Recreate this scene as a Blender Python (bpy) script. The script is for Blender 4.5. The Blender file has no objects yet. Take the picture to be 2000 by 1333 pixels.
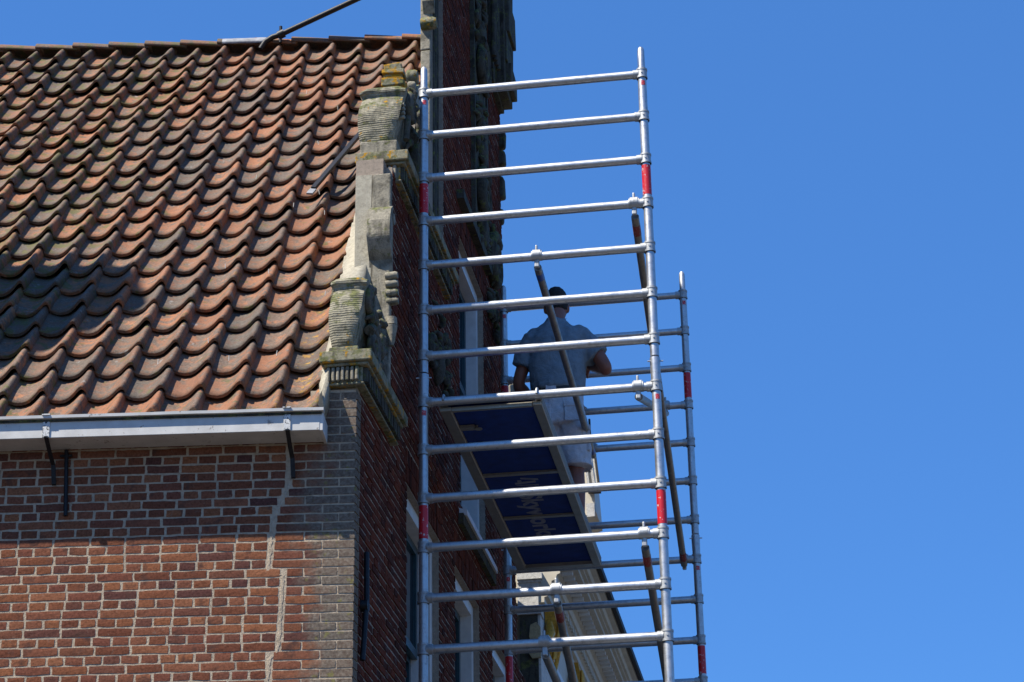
import bpy, math, random
from mathutils import Vector, Matrix, noise
from math import radians, sin, cos, pi
random.seed(7)
rnd = random.uniform
sc = bpy.context.scene
COL = sc.collection

# ------------------------------------------------------------------ camera
FPX = 4211.5
CR = Vector((0.98868862, 0.14917951, -0.01550085)).normalized()
CU = Vector((0.07433274, -0.39761382, 0.91453698))
CU = (CU - CR * CU.dot(CR)).normalized()
CF = -CR.cross(CU)
CF = Vector((-0.13026683, 0.90534453, 0.40420518)).normalized() if CF.y < 0 else CF.normalized()
CP = Vector((2.0787, -10.946, 1.65))
cam_d = bpy.data.cameras.new('camera')
cam_d.sensor_width = 36.0
cam_d.lens = FPX / 2000 * 36
cam_d.clip_start = 0.1
cam_d.clip_end = 3000
cam = bpy.data.objects.new('camera', cam_d)
COL.objects.link(cam)
cam.matrix_world = Matrix.Translation(CP) @ Matrix((CR, CU, -CF)).transposed().to_4x4()
sc.camera = cam

# ------------------------------------------------------------------ light
SUN_T = Vector((1.0, 0.86, -1.95)).normalized()      # direction the sunlight travels
elev = math.asin(-SUN_T.z)
azim = math.atan2(-SUN_T.x, -SUN_T.y)                # compass angle of the sun from +Y towards +X
world = bpy.data.worlds.new('World'); sc.world = world; world.use_nodes = True
wn = world.node_tree.nodes; wl = world.node_tree.links
bg = wn['Background']
sky = wn.new('ShaderNodeTexSky'); sky.sky_type = 'NISHITA'; sky.sun_disc = False
sky.sun_elevation = elev; sky.sun_rotation = azim
sky.air_density = 1.0; sky.dust_density = 0.15; sky.ozone_density = 3.2; sky.altitude = 0
tint = wn.new('ShaderNodeMix'); tint.data_type = 'RGBA'; tint.blend_type = 'MULTIPLY'; tint.inputs[0].default_value = 1
tint.inputs[7].default_value = (.50, .93, 1.42, 1); wl.new(sky.outputs[0], tint.inputs[6])   # the clean deep blue of the day
even = wn.new('ShaderNodeMix'); even.data_type = 'RGBA'; even.inputs[0].default_value = .5; even.inputs[7].default_value = (.62, 2.0, 5.5, 1)
wl.new(tint.outputs[2], even.inputs[6])
wl.new(even.outputs[2], bg.inputs[0]); bg.inputs[1].default_value = 0.08
sun_d = bpy.data.lights.new('sun', 'SUN'); sun_d.energy = 5.0; sun_d.angle = radians(0.53); sun_d.color = (1.0, 0.94, 0.84)
sun = bpy.data.objects.new('sun', sun_d); COL.objects.link(sun)
sun.rotation_euler = SUN_T.to_track_quat('-Z', 'Y').to_euler()
sun.location = (-20, -18, 40)
sc.view_settings.view_transform = 'Standard'; sc.view_settings.look = 'None'
sc.view_settings.gamma = 1; sc.view_settings.use_curve_mapping = False
sc.view_settings.exposure = 0.75
sc.cycles.max_bounces = 6; sc.cycles.diffuse_bounces = 3; sc.cycles.glossy_bounces = 3
sc.cycles.use_denoising = True

# ------------------------------------------------------------------ helpers from image pixel to point on a plane
def pl(px, py, n, p0):
    d = CR * ((px - 1000) / FPX) - CU * ((py - 666.5) / FPX) + CF
    return CP + d * (n.dot(p0 - CP) / n.dot(d))
def XP(px, py, x): return pl(px, py, Vector((1, 0, 0)), Vector((x, 0, 0)))
def YP(px, py, y): return pl(px, py, Vector((0, 1, 0)), Vector((0, y, 0)))
def ZP(px, py, z): return pl(px, py, Vector((0, 0, 1)), Vector((0, 0, z)))

# ------------------------------------------------------------------ materials
class NT:
    def __init__(s, name):
        s.m = bpy.data.materials.new(name); s.m.use_nodes = True
        s.t = s.m.node_tree; s.b = s.t.nodes['Principled BSDF']
        s.geo = s.t.nodes.new('ShaderNodeNewGeometry')
        s.pos = s.geo.outputs['Position']
    def n(s, typ, **kw):
        k = s.t.nodes.new(typ)
        for a, v in kw.items(): setattr(k, a, v)
        return k
    def put(s, sock, v):
        if hasattr(v, 'links'): s.t.links.new(v, sock)
        elif isinstance(v, (tuple, list)) and len(v) == 3 and sock.type == 'RGBA': sock.default_value = (*v, 1)
        else: sock.default_value = v
    def noise(s, scale, detail=4, rough=.55, vec=None, dist=0.0, stretch=None):
        v = vec or s.pos
        if stretch:
            mp = s.n('ShaderNodeMapping'); s.put(mp.inputs[0], v); mp.inputs['Scale'].default_value = stretch; v = mp.outputs[0]
        k = s.n('ShaderNodeTexNoise'); s.put(k.inputs['Vector'], v)
        k.inputs['Scale'].default_value = scale; k.inputs['Detail'].default_value = detail
        k.inputs['Roughness'].default_value = rough; k.inputs['Distortion'].default_value = dist
        return k.outputs[0]
    def ramp(s, f, stops, interp='LINEAR'):
        k = s.n('ShaderNodeValToRGB'); s.put(k.inputs[0], f); cr = k.color_ramp; cr.interpolation = interp
        while len(cr.elements) < len(stops): cr.elements.new(.5)
        for e, (p, c) in zip(cr.elements, stops):
            e.position = p; e.color = (c, c, c, 1) if not isinstance(c, (tuple, list)) else (*c, 1)
        return k.outputs[0]
    def step(s, f, a, b):
        k = s.n('ShaderNodeMapRange', interpolation_type='SMOOTHSTEP'); s.put(k.inputs[0], f)
        k.inputs[1].default_value = a; k.inputs[2].default_value = b; return k.outputs[0]
    def math(s, op, a, b=0.0):
        k = s.n('ShaderNodeMath', operation=op); s.put(k.inputs[0], a); s.put(k.inputs[1], b); return k.outputs[0]
    def mix(s, f, a, b, mode='MIX'):
        k = s.n('ShaderNodeMix', data_type='RGBA', blend_type=mode); s.put(k.inputs[0], f); s.put(k.inputs[6], a); s.put(k.inputs[7], b)
        return k.outputs[2]
    def rand(s):
        a = s.n('ShaderNodeObjectInfo').outputs['Random']
        return s.math('FRACT', s.math('ADD', s.math('MULTIPLY', a, 7.13), s.geo.outputs['Random Per Island']))
    def sep(s):
        k = s.n('ShaderNodeSeparateXYZ'); s.put(k.inputs[0], s.pos); return k.outputs
    def bump(s, h, strength=.4, dist=.004, prev=None):
        k = s.n('ShaderNodeBump'); s.put(k.inputs['Height'], h); k.inputs['Strength'].default_value = strength
        k.inputs['Distance'].default_value = dist
        if prev: s.put(k.inputs['Normal'], prev)
        return k.outputs[0]
    def done(s, col, rough=.8, metal=0.0, normal=None, spec=.5):
        s.put(s.b.inputs['Base Color'], col); s.put(s.b.inputs['Roughness'], rough); s.put(s.b.inputs['Metallic'], metal)
        s.b.inputs['Specular IOR Level'].default_value = spec
        if normal: s.put(s.b.inputs['Normal'], normal)
        return s.m

def m_plain(name, col, rough=.6, metal=0.0, var=.25, scale=25, bstr=.2, spec=.4):
    t = NT(name)
    n1 = t.noise(scale, 5); f = t.ramp(n1, [(.3, 1 - var), (.7, 1 + var * .4)])
    c = t.mix(1.0, col, f, 'MULTIPLY')
    return t.done(c, rough, metal, t.bump(t.noise(scale * 6, 4), bstr, .002), spec)

def m_brick(name, cols, lichen=0, red=False):
    t = NT(name); r = t.rand()
    c = t.ramp(r, [(i / (len(cols) - 1), q) for i, q in enumerate(cols)])
    n1 = t.noise(14, 5); n2 = t.noise(90, 5, .65)
    c = t.mix(1.0, c, t.ramp(n2, [(.25, .45), (.5, .95), (.75, 1.3)]), 'MULTIPLY')
    c = t.mix(t.step(n1, .55, .75), c, (.085, .045, .035))
    c = t.mix(t.math('MULTIPLY', t.step(t.noise(38, 5, .7), .6, .72), .45), c, (.24, .17, .13))
    if lichen:
        x, y, z = t.sep()
        # weathered grey growth on the corner of the wall
        g = t.step(t.math('ADD', x, t.math('MULTIPLY', t.math('SUBTRACT', t.noise(9, 5), .5), .45)), -.46, -.27)
        gc = t.ramp(t.noise(75, 5, .65), [(.25, (.05, .044, .036)), (.5, (.15, .135, .108)), (.75, (.27, .248, .2))])
        c = t.mix(t.math('MULTIPLY', g, .8), c, gc)
        yl = t.math('MULTIPLY', g, t.step(t.noise(22, 4), .62, .7))
        c = t.mix(t.math('MULTIPLY', yl, .5), c, (.2, .19, .04))
    else:
        c = t.mix(t.math('MULTIPLY', t.step(t.noise(6, 5, .7), .56, .7), .55), c, (.11, .1, .095))
    nb = t.bump(t.noise(60, 6, .7), .45, .003); nb = t.bump(t.noise(220, 3, .6), .5, .0015, nb)
    return t.done(c, .92, 0, nb, .02)

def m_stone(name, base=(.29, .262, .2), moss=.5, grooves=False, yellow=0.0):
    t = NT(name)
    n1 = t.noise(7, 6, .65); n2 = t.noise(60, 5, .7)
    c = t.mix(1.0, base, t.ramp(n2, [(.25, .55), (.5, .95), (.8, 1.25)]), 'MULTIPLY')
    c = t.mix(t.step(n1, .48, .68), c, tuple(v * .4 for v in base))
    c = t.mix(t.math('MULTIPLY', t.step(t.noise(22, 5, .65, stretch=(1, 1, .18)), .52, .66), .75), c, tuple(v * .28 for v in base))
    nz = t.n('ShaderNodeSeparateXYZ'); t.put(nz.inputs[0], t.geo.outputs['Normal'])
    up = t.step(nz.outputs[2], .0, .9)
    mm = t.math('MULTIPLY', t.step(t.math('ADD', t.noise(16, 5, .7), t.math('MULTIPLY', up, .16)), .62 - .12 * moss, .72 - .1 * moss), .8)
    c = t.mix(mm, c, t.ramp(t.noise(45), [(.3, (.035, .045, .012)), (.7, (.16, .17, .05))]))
    if yellow:
        c = t.mix(t.step(t.noise(19, 5, .7), .70 - .14 * yellow, .74 - .12 * yellow), c, (.38, .2, .015))
    nb = t.bump(t.noise(30, 6, .7), .7, .01); nb = t.bump(t.noise(160, 4), .5, .002, nb)
    if grooves:
        w = t.n('ShaderNodeTexWave', wave_type='BANDS', bands_direction='Z'); t.put(w.inputs[0], t.pos)
        w.inputs['Scale'].default_value = 24; w.inputs['Distortion'].default_value = 1.6; w.inputs['Detail'].default_value = 2
        nb = t.bump(w.outputs[1], .6, .003, nb)
    return t.done(c, .93, 0, nb, .2)

def m_tile():
    t = NT('clay_tile'); r = t.rand()
    c = t.ramp(r, [(0, (.19, .082, .042)), (.16, (.27, .11, .05)), (.32, (.14, .08, .05)), (.5, (.29, .115, .05)),
                   (.66, (.1, .065, .045)), (.84, (.22, .09, .045)), (1, (.36, .145, .06))])
    n1 = t.noise(7, 5, .6); n2 = t.noise(70, 5, .7); n3 = t.noise(16, 5, .65)
    c = t.mix(1.0, c, t.ramp(n2, [(.25, .6), (.5, 1.0), (.8, 1.3)]), 'MULTIPLY')
    off = t.math('MULTIPLY', t.math('SUBTRACT', r, .5), .16)
    c = t.mix(t.math('MULTIPLY', t.step(t.math('ADD', n3, off), .41, .58), .8), c, t.ramp(n2, [(.3, (.04, .034, .027)), (.75, (.17, .145, .115))]))
    c = t.mix(t.math('MULTIPLY', t.step(t.noise(12, 5, .7), .62, .7), .7), c, (.24, .235, .22))
    x, y, z = t.sep()
    gm = t.math('ADD', t.noise(11, 5, .6, dist=.5), t.math('MULTIPLY', t.step(t.math('MULTIPLY', x, -1.0), 1.5, 2.3), .09))
    c = t.mix(t.math('MULTIPLY', t.step(gm, .59, .68), .75), c, (.09, .085, .02))
    # orange lichen keeps to the verge beside the gable
    e = t.step(x, -.62, -.45)
    yl = t.math('MULTIPLY', e, t.step(t.noise(17, 5, .7), .56, .63))
    c = t.mix(t.math('MULTIPLY', yl, .85), c, (.36, .19, .018))
    c = t.mix(t.math('MULTIPLY', t.step(t.noise(130, 3, .6), .68, .74), .6), c, (.48, .45, .4))
    nb = t.bump(t.noise(60, 5, .7), .5, .004); nb = t.bump(t.noise(240, 3), .5, .0015, nb)
    return t.done(c, .78, 0, nb, .35)

def m_mortar(name, base=(.47, .4, .31)):
    t = NT(name)
    c = t.mix(1.0, base, t.ramp(t.noise(45, 5, .7), [(.25, .6), (.5, .95), (.8, 1.2)]), 'MULTIPLY')
    c = t.mix(t.math('MULTIPLY', t.step(t.noise(5, 5), .5, .7), .4), c, (.2, .18, .15))
    nb = t.bump(t.noise(110, 5, .7), .9, .005)
    return t.done(c, .95, 0, nb, .03)

def m_metal(name, base=(.62, .63, .64), rough=.42, metal=.85, dirt=.5):
    t = NT(name)
    n1 = t.noise(30, 5, .7, stretch=(1, 1, 1)); n2 = t.noise(9, 4)
    c = t.mix(t.math('MULTIPLY', t.step(n1, .48, .68), dirt), base, tuple(v * .55 for v in base))
    c = t.mix(t.math('MULTIPLY', t.step(t.noise(55, 4, .7), .61, .68), .8 * dirt), c, (.1, .09, .085))
    c = t.mix(t.math('MULTIPLY', t.step(t.noise(28, 5, .75), .64, .68), .6), c, (.75, .74, .7))
    c = t.mix(t.math('MULTIPLY', t.step(t.noise(10, 4, .7, stretch=(5, 5, .6)), .55, .7), .35 * dirt), c, (.2, .19, .18))
    rr = t.ramp(n2, [(.3, rough - .08), (.7, rough + .14)])
    return t.done(c, rr, metal, t.bump(t.noise(70, 4), .25, .002))

def m_paint(name, base, chips=(.35, .33, .3), amt=.5, rough=.4, scale=40):
    t = NT(name)
    n1 = t.noise(scale, 5, .7)
    c = t.mix(t.step(n1, .74 - .1 * amt, .76 - .1 * amt), base, chips)
    c = t.mix(1.0, c, t.ramp(t.noise(12, 4), [(.3, .85), (.7, 1.06)]), 'MULTIPLY')
    return t.done(c, rough, 0, t.bump(n1, .25, .002))

def m_cloth(name, base, scale=900):
    t = NT(name)
    c = t.mix(1.0, base, t.ramp(t.noise(30, 5), [(.3, .85), (.7, 1.08)]), 'MULTIPLY')
    c = t.mix(1.0, c, t.ramp(t.noise(scale * .5, 2), [(.3, .85), (.7, 1.12)]), 'MULTIPLY')
    return t.done(c, .95, 0, t.bump(t.noise(13, 5, .6, dist=1.2), .7, .022), .1)

MAT = dict(
    tile=m_tile(),
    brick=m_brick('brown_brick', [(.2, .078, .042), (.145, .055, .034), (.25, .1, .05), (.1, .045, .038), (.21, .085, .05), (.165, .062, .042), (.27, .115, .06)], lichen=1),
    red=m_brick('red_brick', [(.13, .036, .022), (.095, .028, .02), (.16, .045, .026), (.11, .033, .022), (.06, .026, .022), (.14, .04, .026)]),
    mortar=m_mortar('lime_mortar', (.44, .36, .265)), verge=m_mortar('verge_mortar', (.42, .385, .3)), darkmortar=m_mortar('grey_mortar', (.34, .28, .22)),
    stone=m_stone('sandstone'), gstone=m_stone('grooved_sandstone', (.3, .275, .2), .8, True, .5), ystone=m_stone('lichen_sandstone', (.25, .232, .16), 1.0, False, 1.0),
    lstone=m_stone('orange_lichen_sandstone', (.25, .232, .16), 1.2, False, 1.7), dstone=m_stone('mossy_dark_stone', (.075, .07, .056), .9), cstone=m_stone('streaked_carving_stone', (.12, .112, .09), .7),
    alu=m_metal('aluminium_tube', (.5, .51, .52), .42), alud=m_metal('dull_aluminium_tube', (.3, .275, .245), .5, .8, .6), cast=m_metal('cast_aluminium_collar', (.42, .43, .43), .55, .7, .7),
    wornlabel=m_paint('worn_red_label', (.2, .025, .02), (.3, .28, .25), 1.6, .5, 120), rail=m_metal('aluminium_rail', (.38, .355, .3), .45, .8, .3),
    redband=m_paint('red_paint_band', (.55, .012, .02), (.55, .55, .55), 1.35, .38),
    blueband=m_paint('blue_sticker', (.02, .07, .3), (.6, .6, .6), .6),
    label=m_paint('red_label', (.5, .03, .04), (.75, .72, .7), 1.6, .4, 160),
    deck=m_plain('blue_plywood', (.002, .03, .2), .8, 0, .3, 14, .15),
    letter=m_plain('white_lettering', (.19, .215, .3), .8),
    white=m_paint('white_paint', (.68, .67, .64), (.4, .38, .35), .35, .45, 22), oldwhite=m_paint('old_gutter_paint', (.56, .55, .52), (.3, .27, .24), 1.1, .5, 26),
    cream=m_plain('cream_paint', (.55, .5, .4), .6, 0, .15, 8, .15), teal=m_plain('dark_teal_paint', (.022, .06, .075), .35),
    gold=m_plain('gold_paint', (.6, .3, .03), .45, .25, .4, 40, .3), iron=m_plain('black_iron', (.014, .014, .016), .5, .3, .5, 40, .5),
    dulllead=m_plain('weathered_lead', (.27, .28, .3), .6, 0, .5, 18, .4), lead=m_metal('lead_flashing', (.36, .38, .4), .5, .6, .4), black=m_plain('black_roof_edge', (.02, .018, .016), .7),
    wood=m_plain('underlay_boards', (.03, .022, .018), .9), render=m_mortar('pale_render', (.6, .58, .53)), patch=m_mortar('brown_plaster', (.42, .34, .2)),
    skin=m_plain('tanned_skin', (.24, .09, .055), .5, 0, .15, 20, .1), hair=m_plain('black_hair', (.012, .01, .01), .8),
    shirt=m_cloth('grey_blue_polo_cloth', (.19, .235, .27)), shorts=m_cloth('light_grey_shorts_cloth', (.52, .53, .56)), leather=m_plain('black_leather', (.015, .014, .014), .45),
    paving=m_plain('street_paving', (.075, .068, .06), .9, 0, .3, 2, .5), clip=m_plain('pale_clip', (.7, .68, .62), .5),
)
def m_glass():
    t = NT('window_glass'); return t.done((.02, .025, .03), .05, 0, t.bump(t.noise(3, 2), .08, .01), .8)
MAT['glass'] = m_glass()
MAT['peel'] = m_paint('peeling_strap_paint', (.6, .6, .58), (.02, .02, .02), 2.0, .6, 90)
def m_bottom():
    t = NT('coursed_brick_low_wall')
    mp = t.n('ShaderNodeMapping'); t.put(mp.inputs[0], t.pos); mp.inputs['Rotation'].default_value = (radians(90), 0, 0)
    b = t.n('ShaderNodeTexBrick'); t.put(b.inputs[0], mp.outputs[0]); b.inputs['Scale'].default_value = 1
    b.inputs['Brick Width'].default_value = .18; b.inputs['Row Height'].default_value = .0466; b.inputs['Mortar Size'].default_value = .005
    t.put(b.inputs['Color1'], (.25, .09, .05)); t.put(b.inputs['Color2'], (.15, .06, .04)); t.put(b.inputs['Mortar'], (.4, .34, .27))
    return t.done(b.outputs[0], .9)
MAT['lowbrick'] = m_bottom()

# ------------------------------------------------------------------ mesh helpers
class MB:
    def __init__(s): s.v = []; s.f = []; s.sm = []; s.mi = []; s.cur = 0
    def add(s, vs, fs, smooth=False):
        o = len(s.v); s.v += [tuple(v) for v in vs]; s.f += [tuple(i + o for i in f) for f in fs]
        s.sm += [smooth] * len(fs); s.mi += [s.cur] * len(fs); return s
    def box(s, a, b):
        x0, y0, z0 = a; x1, y1, z1 = b
        return s.add([(x0, y0, z0), (x1, y0, z0), (x1, y1, z0), (x0, y1, z0), (x0, y0, z1), (x1, y0, z1), (x1, y1, z1), (x0, y1, z1)],
                     [(0, 3, 2, 1), (4, 5, 6, 7), (0, 1, 5, 4), (1, 2, 6, 5), (2, 3, 7, 6), (3, 0, 4, 7)])
    def obox(s, o, ax, ay, az):      # box from corner o with three edge vectors
        P = [o, o + ax, o + ax + ay, o + ay]; P += [p + az for p in P]
        return s.add(P, [(0, 3, 2, 1), (4, 5, 6, 7), (0, 1, 5, 4), (1, 2, 6, 5), (2, 3, 7, 6), (3, 0, 4, 7)])
    def tube(s, p0, p1, r, n=16, r1=None, cap=True):
        p0 = Vector(p0); p1 = Vector(p1); d = (p1 - p0).normalized(); r1 = r if r1 is None else r1
        u = d.orthogonal().normalized(); w = d.cross(u); vs = []
        for p, q in ((p0, r), (p1, r1)):
            vs += [p + (u * cos(2 * pi * i / n) + w * sin(2 * pi * i / n)) * q for i in range(n)]
        s.add(vs, [(i, (i + 1) % n, n + (i + 1) % n, n + i) for i in range(n)], True)
        if cap: s.add(vs, [tuple(range(n))[::-1], tuple(range(n, 2 * n))])
        return s
    def path(s, pts, r, n=8, rs=None):
        pts = [Vector(p) for p in pts]; vs = []; u = None
        for i, p in enumerate(pts):
            d = (pts[min(i + 1, len(pts) - 1)] - pts[max(i - 1, 0)]).normalized()
            u = d.orthogonal().normalized() if u is None else (u - d * u.dot(d)).normalized()
            w = d.cross(u); q = rs[i] if rs else r
            vs += [p + (u * cos(2 * pi * k / n) + w * sin(2 * pi * k / n)) * q for k in range(n)]
        fs = [(a * n + k, a * n + (k + 1) % n, (a + 1) * n + (k + 1) % n, (a + 1) * n + k) for a in range(len(pts) - 1) for k in range(n)]
        s.add(vs, fs, True); s.add(vs, [tuple(range(n))[::-1], tuple(range(len(vs) - n, len(vs)))]); return s
    def prism(s, poly, axis, a, b, smooth=False):  # poly in the two other axes
        def P(q, t):
            return (t, q[0], q[1]) if axis == 0 else ((q[0], t, q[1]) if axis == 1 else (q[0], q[1], t))
        n = len(poly); vs = [P(q, a) for q in poly] + [P(q, b) for q in poly]
        s.add(vs, [tuple(range(n)), tuple(range(n, 2 * n))[::-1]])
        s.add(vs, [(i, n + i, n + (i + 1) % n, (i + 1) % n) for i in range(n)], smooth); return s
    def loft(s, rings, cap=True, smooth=True):
        n = len(rings[0]); vs = [v for r in rings for v in r]
        s.add(vs, [(a * n + k, a * n + (k + 1) % n, (a + 1) * n + (k + 1) % n, (a + 1) * n + k) for a in range(len(rings) - 1) for k in range(n)], smooth)
        if cap: s.add(vs, [tuple(range(n))[::-1], tuple(range(len(vs) - n, len(vs)))], smooth)
        return s
    def ball(s, c, r, seg=10, ring=7, sc3=(1, 1, 1)):
        c = Vector(c); rings = []
        for i in range(ring + 1):
            a = pi * (i / ring * .98 + .01)
            rings.append([c + Vector((sin(a) * cos(2 * pi * k / seg) * sc3[0], sin(a) * sin(2 * pi * k / seg) * sc3[1], -cos(a) * sc3[2])) * r for k in range(seg)])
        return s.loft(rings)
    def mesh(s, name, *mats):
        me = bpy.data.meshes.new(name); me.from_pydata(s.v, [], s.f)
        for m in mats: me.materials.append(MAT[m] if isinstance(m, str) else m)
        me.polygons.foreach_set('use_smooth', s.sm)
        if len(mats) > 1: me.polygons.foreach_set('material_index', s.mi)
        import bmesh
        bm = bmesh.new(); bm.from_mesh(me); bmesh.ops.recalc_face_normals(bm, faces=bm.faces); bm.to_mesh(me); bm.free()
        me.update(); return me
    def build(s, name, mats, parent=None, **kw):
        if isinstance(mats, str): mats = (mats,)
        return link(name, s.mesh(name, *mats), parent, **kw)

def link(name, me, parent=None, **kw):
    o = bpy.data.objects.new(name, me); COL.objects.link(o)
    if parent is not None:
        o.parent = parent
        if parent.type == 'EMPTY': o.matrix_parent_inverse = Matrix.Translation(-Vector(parent.location))
    for k, v in kw.items(): o[k] = v
    return o
def thing(name, loc, label, cat, group=None):
    o = bpy.data.objects.new(name, None); COL.objects.link(o); o.location = loc; o.empty_display_size = .3
    o['label'] = label; o['category'] = cat
    if group: o['group'] = group
    return o
def bevel(o, w=.004, seg=2):
    m = o.modifiers.new('bevel', 'BEVEL'); m.width = w; m.segments = seg; m.limit_method = 'ANGLE'; return o
def wobble(mb, amt, sc_=9, seed=0):
    mb.v = [tuple(Vector(v) + noise.noise_vector(Vector(v) * sc_ + Vector((seed, seed * 2, 0))) * amt) for v in mb.v]; return mb

# ------------------------------------------------------------------ frames of the two walls
FX = -.15                                   # brick face of the front wall (plane x = FX)
C0 = Vector((FX, -1.012, 0))                # street corner of the house
W = Vector((.99415, .108, 0)).normalized()  # along the side wall, towards the corner
N = Vector((W.y, -W.x, 0))                  # out of the side wall
Zv = Vector((0, 0, 1))
def SW(s, n, z): return C0 + W * s + N * n + Zv * z
PH = radians(50); UP = (-N * cos(PH) + Zv * sin(PH)); RN = W.cross(UP).normalized()
E0 = SW(0, .1, 5.70)
GR = .0466

# ------------------------------------------------------------------ ground
g = MB(); g.add([(-900, -900, 0), (900, -900, 0), (900, 900, 0), (-900, 900, 0)], [(0, 1, 2, 3)])
g.build('street', 'paving', kind='structure')

# ------------------------------------------------------------------ the gabled house
house = thing('gabled_house', (-2.5, 1.5, 0), 'old brick house with orange pantile roof and carved stone scroll gable behind the scaffold', 'house')

openings = [  # y0, y1, z0, z1, z of the lower edge of the upper sash
    (.30, 1.31, 3.5, 5.84, 5.08), (1.86, 2.81, 3.5, 5.86, 5.0), (3.36, 4.27, 3.5, 5.83, 5.0), (2.08, 3.12, 6.33, 8.30, 7.46)]
def tier(y, z):       # inside the brick field of the front wall
    if z < 5.93: return -1.01 <= y <= 5.12
    if z < 7.62: return -.16 <= y <= 4.55
    return 1.5 <= y <= 4.08
def slab(y, z):       # inside the gable wall as a whole
    if z < 6.0: return -1.0 <= y <= 5.1
    if z < 7.66: return -.2 <= y <= 4.6
    if z < 8.6: return .75 <= y <= 4.3
    return 1.33 <= y <= 4.1
ys = sorted({-1.0, -.2, -.16, .75, 1.16, 1.33, 1.5, 4.08, 4.1, 4.3, 4.55, 4.6, 5.1} | {o[0] for o in openings} | {o[1] for o in openings})
zs = sorted({0, 3.5, 5.93, 6.0, 7.62, 7.66, 8.6, 11.2} | {o[2] for o in openings} | {o[3] for o in openings})
XE3 = YP(822, 60, 1.3).x; XE2 = YP(803, 240, .75).x
mb = MB()
for a, b in zip(ys, ys[1:]):
    for c, d in zip(zs, zs[1:]):
        ym, zm = (a + b) / 2, (c + d) / 2
        if not slab(ym, zm) or any(o[0] < ym < o[1] and o[2] < zm < o[3] for o in openings): continue
        mb.box((XE3 + .004 if zm > 8.6 or (zm > 7.66 and ym > 1.33) else (XE2 + .004 if zm > 7.66 else -.36), a, c), (FX - .005 if tier(ym, zm) else -.2, b, d))
front = mb.build('front_wall', 'darkmortar', house)

# bricks of the front wall: one joined mass of thousands
mb = MB()
def brick5(y0, y1, z0, z1, x):
    j = lambda: rnd(-.0016, .0016)
    xx = x + rnd(-.003, .003)
    vs = [(xx - .05, y0, z0), (xx - .05, y1, z0), (xx - .05, y1, z1), (xx - .05, y0, z1)]
    vs += [(xx + j(), y0 + .002 + j(), z0 + .002 + j()), (xx + j(), y1 - .002 + j(), z0 + .002 + j()), (xx + j(), y1 - .002 + j(), z1 - .002 + j()), (xx + j(), y0 + .002 + j(), z1 - .002 + j())]
    mb.add(vs, [(4, 5, 6, 7), (0, 1, 5, 4), (1, 2, 6, 5), (2, 3, 7, 6), (3, 0, 4, 7)])
SH = .21
for k in range(-2, 150):
    z0 = 4.06 + k * GR + .0045; z1 = z0 + GR - .009; zm = (z0 + z1) / 2
    if zm > 10.9: break
    cuts = [(o[0], o[1]) for o in openings if o[2] < zm < o[3]] + [(o[0] - .04, o[1] + .04) for o in openings if o[3] <= zm < o[3] + SH]
    spans = []; lo, hi = (-.93, 5.12) if zm < 5.93 else ((-.16, 4.55) if zm < 7.62 else (1.5, 4.08))
    cur = lo
    for a, b in sorted(cuts):
        if a > cur: spans.append((cur, a))
        cur = max(cur, b)
    if cur < hi: spans.append((cur, hi))
    L_ = .181 if k % 2 else .0905
    for a, b in spans:
        y = a - rnd(0, L_ * .6) if a != lo else a - (.045 if k % 2 else 0)
        while y < b:
            y1 = y + L_ + rnd(-.006, .006)
            ya, yb = max(y + .004, a), min(y1 - .004, b)
            if yb - ya > .02: brick5(ya, yb, z0, z1, FX)
            y = y1
for o in openings:                                        # flat arches of upright bricks
    y = o[0] - .04; c = (o[0] + o[1]) / 2
    while y < o[1] + .03:
        for zz in (0, SH / 2):
            brick5(y + .003, y + .045, o[3] + .004 + zz, o[3] + zz + SH / 2 - .004, FX + .003)
        y += .049
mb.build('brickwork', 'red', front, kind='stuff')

# ---- side wall
mb = MB()
mb.add([SW(-12, -.0005, 4.15), SW(-.008, -.0005, 4.15), SW(-.008, -.0005, 5.88), SW(-.24, -.0005, 5.88), SW(-.24, -.0005, 5.68), SW(-12, -.0005, 5.68)] +
       [SW(-12, -.22, 4.15), SW(-.008, -.22, 4.15), SW(-.008, -.22, 5.88), SW(-.24, -.22, 5.88), SW(-.24, -.22, 5.68), SW(-12, -.22, 5.68)],
       [(0, 1, 2, 3, 4, 5), (6, 7, 8, 9, 10, 11), (0, 1, 7, 6), (1, 2, 8, 7), (2, 3, 9, 8), (3, 4, 10, 9), (4, 5, 11, 10), (5, 0, 6, 11)])
side = mb.build('side_wall', 'mortar', house)
mb = MB(); mb.obox(SW(-12, -.22, 0), W * 11.99, N * .22, Zv * 4.148); mb.build('lower_wall', 'lowbrick', house)

def brick_mesh(L_, H_, seed):
    rs = random.Random(seed); nx = 5 if L_ > .12 else 3; nz = 3; D = .05
    vs = []; fs = []
    for j in range(nz + 1):
        for i in range(nx + 1):
            x = L_ * i / nx; z = H_ * j / nz
            ex = i in (0, nx); ez = j in (0, nz)
            d = rs.uniform(-.0003, .0005) - (.0005 if ex or ez else 0) - (.0006 if ex and ez else 0)
            vs.append((x + (rs.uniform(-.002, .002)) + (.002 if i == 0 else -.002 if i == nx else 0), d, z + rs.uniform(-.002, .002)))
    for j in range(nz):
        for i in range(nx):
            a = j * (nx + 1) + i; fs.append((a, a + 1, a + nx + 2, a + nx + 1))
    o = len(vs); vs += [(0, -D, 0), (L_, -D, 0), (L_, -D, H_), (0, -D, H_)]
    bot = list(range(nx + 1)); top = [nz * (nx + 1) + i for i in range(nx + 1)]
    lf = [j * (nx + 1) for j in range(nz + 1)]; rt = [j * (nx + 1) + nx for j in range(nz + 1)]
    fs += [tuple(bot[::-1] + [o, o + 1]), tuple(top + [o + 2, o + 3]), tuple(lf + [o + 3, o]), tuple(rt[::-1] + [o + 1, o + 2])]
    return [Vector(v) for v in vs], fs
BV = {}
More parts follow.
